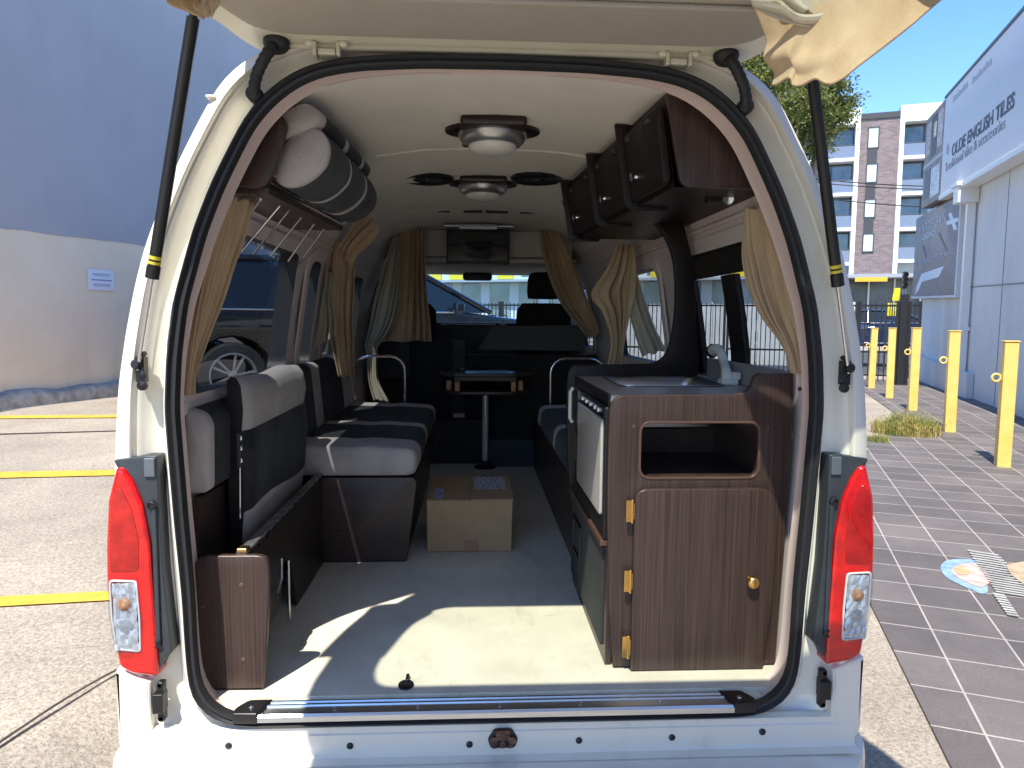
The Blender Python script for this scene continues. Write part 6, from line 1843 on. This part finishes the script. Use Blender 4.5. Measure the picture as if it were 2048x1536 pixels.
for f in (0.2, 0.5, 0.8):
    cc = TLM @ V(((a.x + b_.x) / 2, lerp(a.y, b_.y, f), 0.0))
    MB().lathe(cc, -S, [(0.075, 0.0), (0.075, 0.10), (0.068, 0.10), (0.066, 0.01), (0.0, 0.012)], 16).build('signal_lens', mat('unlit_lens', (0.10, 0.05, 0.05), rough=0.2), hd, smooth=50)
MB().tube([TLM @ V(((a.x + b_.x) / 2, -0.3, -0.13)), TLM @ V(((a.x + b_.x) / 2, a.y + 0.3, -0.13))], 0.05, 10).build('pole', mat('pole_grey', (0.35, 0.35, 0.35), rough=0.5, metal=0.4), tl, smooth=60)

# shops across the street, seen through the windscreen and side windows
Q0 = F0 + S * 30
QM = frame(Q0, UR, (0, 0, 1), -S)
qp = lambda x, y: V(((qn(x, y, Q0, S) - Q0).dot(UR), qn(x, y, Q0, S).z - Q0.z))
row = thing('shop_row', 'low row of grey shops with yellow signs across the street', 'shops', Q0)
a0, a1 = qp(600, 560).x, qp(1640, 560).x
zr = qp(1000, 505).y
MB().box((a0, -0.6, -9), (a1, zr, -0.3), M=QM).build('facade', mat('shop_grey', (0.50, 0.52, 0.52), rough=0.8, col2=(0.60, 0.62, 0.62), vscale=0.6), row)
MB().box((a0, zr + 0.002, -9), (a1, zr + 0.5, -0.15), M=QM).build('parapet', MATS['coping_white'], row)
za, zb_ = qp(1000, 558).y, qp(1000, 547).y
for x0, x1 in ((850, 880), (896, 928), (992, 1024), (1060, 1100), (1180, 1230), (1300, 1345), (1460, 1520)):
    plate('shop_sign', [rect(qp(x0, 550).x, qp(x1, 550).x, za, zb_)], QM @ Matrix.Translation((0, 0, -0.2)), 0.08, mat('yellow_shop_sign', (0.66, 0.50, 0.03), rough=0.5), row)
n_ = int((a1 - a0) / 2.2)
for i in range(n_):
    x_ = a0 + 0.4 + i * 2.2
    w_ = plate('window', [rect(x_, x_ + 1.5, 0.2, qp(1000, 566).y)], QM @ Matrix.Translation((0, 0, -0.28)), 0.03, APG, row)
    if i % 3 == 0: plate('poster', [rect(x_ + 0.2, x_ + 1.2, 0.8, 1.5)], QM @ Matrix.Translation((0, 0, -0.26)), 0.01, mat('pale_poster', (0.62, 0.68, 0.72), rough=0.5), w_)
    if i % 2 == 0: plate('upper_window', [rect(x_ + 0.2, x_ + 1.3, zr - 1.7, zr - 0.6)], QM @ Matrix.Translation((0, 0, -0.28)), 0.03, APG, row)
MB().box((a0, qp(1000, 562).y - 0.1, -0.29), (a1, qp(1000, 562).y + 0.05, 0.9), M=QM).build('awning', MATS['canopy_grey'], row)

# overhead wires
W0 = F0 + S * 12
for i, (ya, yb, lab) in enumerate(((356, 368, 'topmost thin black overhead wire crossing the apartment block'), (363, 374, 'middle black overhead wire crossing the apartment block'), (391, 412, 'lowest black overhead wire crossing the apartment block'))):
    p0, p1 = qn(1560, ya - 6, W0, S), qn(1960, yb + 6, W0, S)
    pts = [p0.lerp(p1, t / 14) - V((0, 0, 0.12 * math.sin(PI * t / 14))) for t in range(15)]
    tag(MB().tube(pts, 0.022, 6).build('overhead_wire', IRON, None, smooth=60), lab, 'wire', 'overhead wires across the street')

# ------------------------------------------------------------------ tree behind the van
LEAF = bpy.data.materials.new('tree_leaves'); LEAF.use_nodes = True
nt = LEAF.node_tree; N, L = nt.nodes, nt.links
lb_ = N['Principled BSDF']; lb_.inputs['Roughness'].default_value = 0.55
oi = N.new('ShaderNodeTexCoord'); nz = N.new('ShaderNodeTexNoise'); nz.inputs['Scale'].default_value = 1.1; nz.inputs['Detail'].default_value = 6
L.new(oi.outputs['Object'], nz.inputs['Vector'])
cr = N.new('ShaderNodeValToRGB'); cr.color_ramp.elements[0].position, cr.color_ramp.elements[1].position = 0.35, 0.65
cr.color_ramp.elements[0].color = (0.070, 0.100, 0.022, 1); cr.color_ramp.elements[1].color = (0.25, 0.26, 0.06, 1)
L.new(nz.outputs['Fac'], cr.inputs[0]); L.new(cr.outputs[0], lb_.inputs['Base Color'])
tr2 = N.new('ShaderNodeBsdfTranslucent'); L.new(cr.outputs[0], tr2.inputs[0])
mx = N.new('ShaderNodeMixShader'); mx.inputs[0].default_value = 0.35
L.new(lb_.outputs[0], mx.inputs[1]); L.new(tr2.outputs[0], mx.inputs[2]); L.new(mx.outputs[0], N['Material Output'].inputs[0])
BARK = mat('pale_bark', (0.20, 0.16, 0.12), rough=0.9, col2=(0.34, 0.29, 0.23), vscale=6, stretch=(1, 1, 0.3), bump=0.8, bscale=12)
TP = EYE + ray(1590, 640) * 34
tree = thing('street_tree', 'tall leafy tree rising behind the van beside the apartment block', 'tree', (TP.x, TP.y, 0.1))
rnd = random.Random(77)
tip = lambda x, y, dd=0: (lambda p: V((p.x, p.y, p.z)))(EYE + ray(x, y) * (34 + dd))
base = V((TP.x, TP.y, 0.0))
fork = V((TP.x, TP.y, 5.2))
mb = MB()
mb.tube(catmull([base, base + V((0.05, 0, 2.5)), fork], 5), [0.34 - 0.012 * i for i in range(11)], 12)
cl = []
for x, y, r, dd in ((1520, 150, 1.3, 0), (1560, 190, 1.5, 1.5), (1600, 215, 1.5, -1), (1650, 190, 1.35, 0.5), (1675, 225, 1.0, 0), (1640, 240, 1.2, 1), (1590, 130, 1.5, 0.8), (1640, 150, 1.2, -0.8), (1560, 250, 1.2, 0.5), (1605, 275, 1.1, 0), (1650, 275, 0.75, 0), (1540, 100, 1.2, 0), (1500, 210, 1.5, 0.6), (1470, 160, 1.5, 0), (1480, 260, 1.3, -0.5), (1690, 205, 0.6, 0.3), (1632, 305, 0.5, -0.3)):
    cl.append((tip(x, y, dd), r))
limbs = []
for c, r in cl:
    m1 = fork.lerp(c, 0.5) + V((rnd.uniform(-.4, .4), rnd.uniform(-.4, .4), -0.6))
    mb.tube(catmull([fork - V((0, 0, 0.5)), m1, c], 6), [0.15 - 0.0105 * i for i in range(13)], 7)
mb.build('trunk', BARK, tree, smooth=60)
mb = MB()
for c, r in cl:
    nsub = int(36 * r * r)
    for _ in range(nsub):
        d = V((rnd.gauss(0, 1), rnd.gauss(0, 1), rnd.gauss(0, 1))).normalized() * r * (0.25 + 0.8 * rnd.random() ** 0.6)
        d.z *= 0.8
        cc = c + d
        rs_ = rnd.uniform(0.16, 0.34)
        for _ in range(34):
            p = cc + V((rnd.gauss(0, 1), rnd.gauss(0, 1), rnd.gauss(0, 0.7))) * rs_
            a = V((rnd.gauss(0, 1), rnd.gauss(0, 1), rnd.gauss(0, 0.6) - 0.3)).normalized(); b_ = a.cross(V((rnd.gauss(0, 1), rnd.gauss(0, 1), rnd.gauss(0, 1)))).normalized()
            l_, w_ = rnd.uniform(0.07, 0.14), rnd.uniform(0.028, 0.05)
            mb.add([p - a * l_, p - b_ * w_, p + a * l_, p + b_ * w_], [(0, 1, 2, 3)])
mb.build('crown', LEAF, tree)

# ------------------------------------------------------------------ light
SUN_AZ, SUN_EL = math.radians(23.6), math.radians(58.5)       # the light travels towards +x+y
ldir = V((math.sin(SUN_AZ) * math.cos(SUN_EL), math.cos(SUN_AZ) * math.cos(SUN_EL), -math.sin(SUN_EL)))
sd = bpy.data.lights.new('sun', 'SUN'); sd.energy = 2.7; sd.angle = math.radians(0.53); sd.color = (1.0, 0.925, 0.80)
so = bpy.data.objects.new('sun', sd); COL.objects.link(so)
so.rotation_euler = ldir.to_track_quat('-Z', 'Y').to_euler(); so.location = (-6, -14, 25)
w = bpy.data.worlds.new('World'); scene.world = w; w.use_nodes = True
nt = w.node_tree; N, L = nt.nodes, nt.links
sky = N.new('ShaderNodeTexSky'); sky.sky_type = 'NISHITA'; sky.sun_disc = False
sky.sun_elevation = SUN_EL; sky.sun_rotation = math.atan2(-ldir.x, -ldir.y)
sky.air_density, sky.dust_density, sky.ozone_density, sky.altitude = 0.9, 0.1, 2.5, 300
hs = N.new('ShaderNodeHueSaturation'); hs.inputs['Saturation'].default_value = 1.2; hs.inputs['Hue'].default_value = 0.505
L.new(sky.outputs[0], hs.inputs['Color']); L.new(hs.outputs[0], N['Background'].inputs[0]); N['Background'].inputs[1].default_value = 0.115
vs_ = scene.view_settings
vs_.view_transform = 'Standard'; vs_.look = 'None'; vs_.gamma = 1.0; vs_.use_curve_mapping = False; vs_.exposure = 1.66
cy = scene.cycles
cy.use_denoising = True
try: cy.denoiser = 'OPENIMAGEDENOISE'
except Exception: pass
cy.max_bounces, cy.diffuse_bounces, cy.glossy_bounces, cy.transmission_bounces, cy.transparent_max_bounces = 10, 6, 4, 6, 12
cy.sample_clamp_indirect = 6.0
cy.caustics_reflective = False; cy.caustics_refractive = False
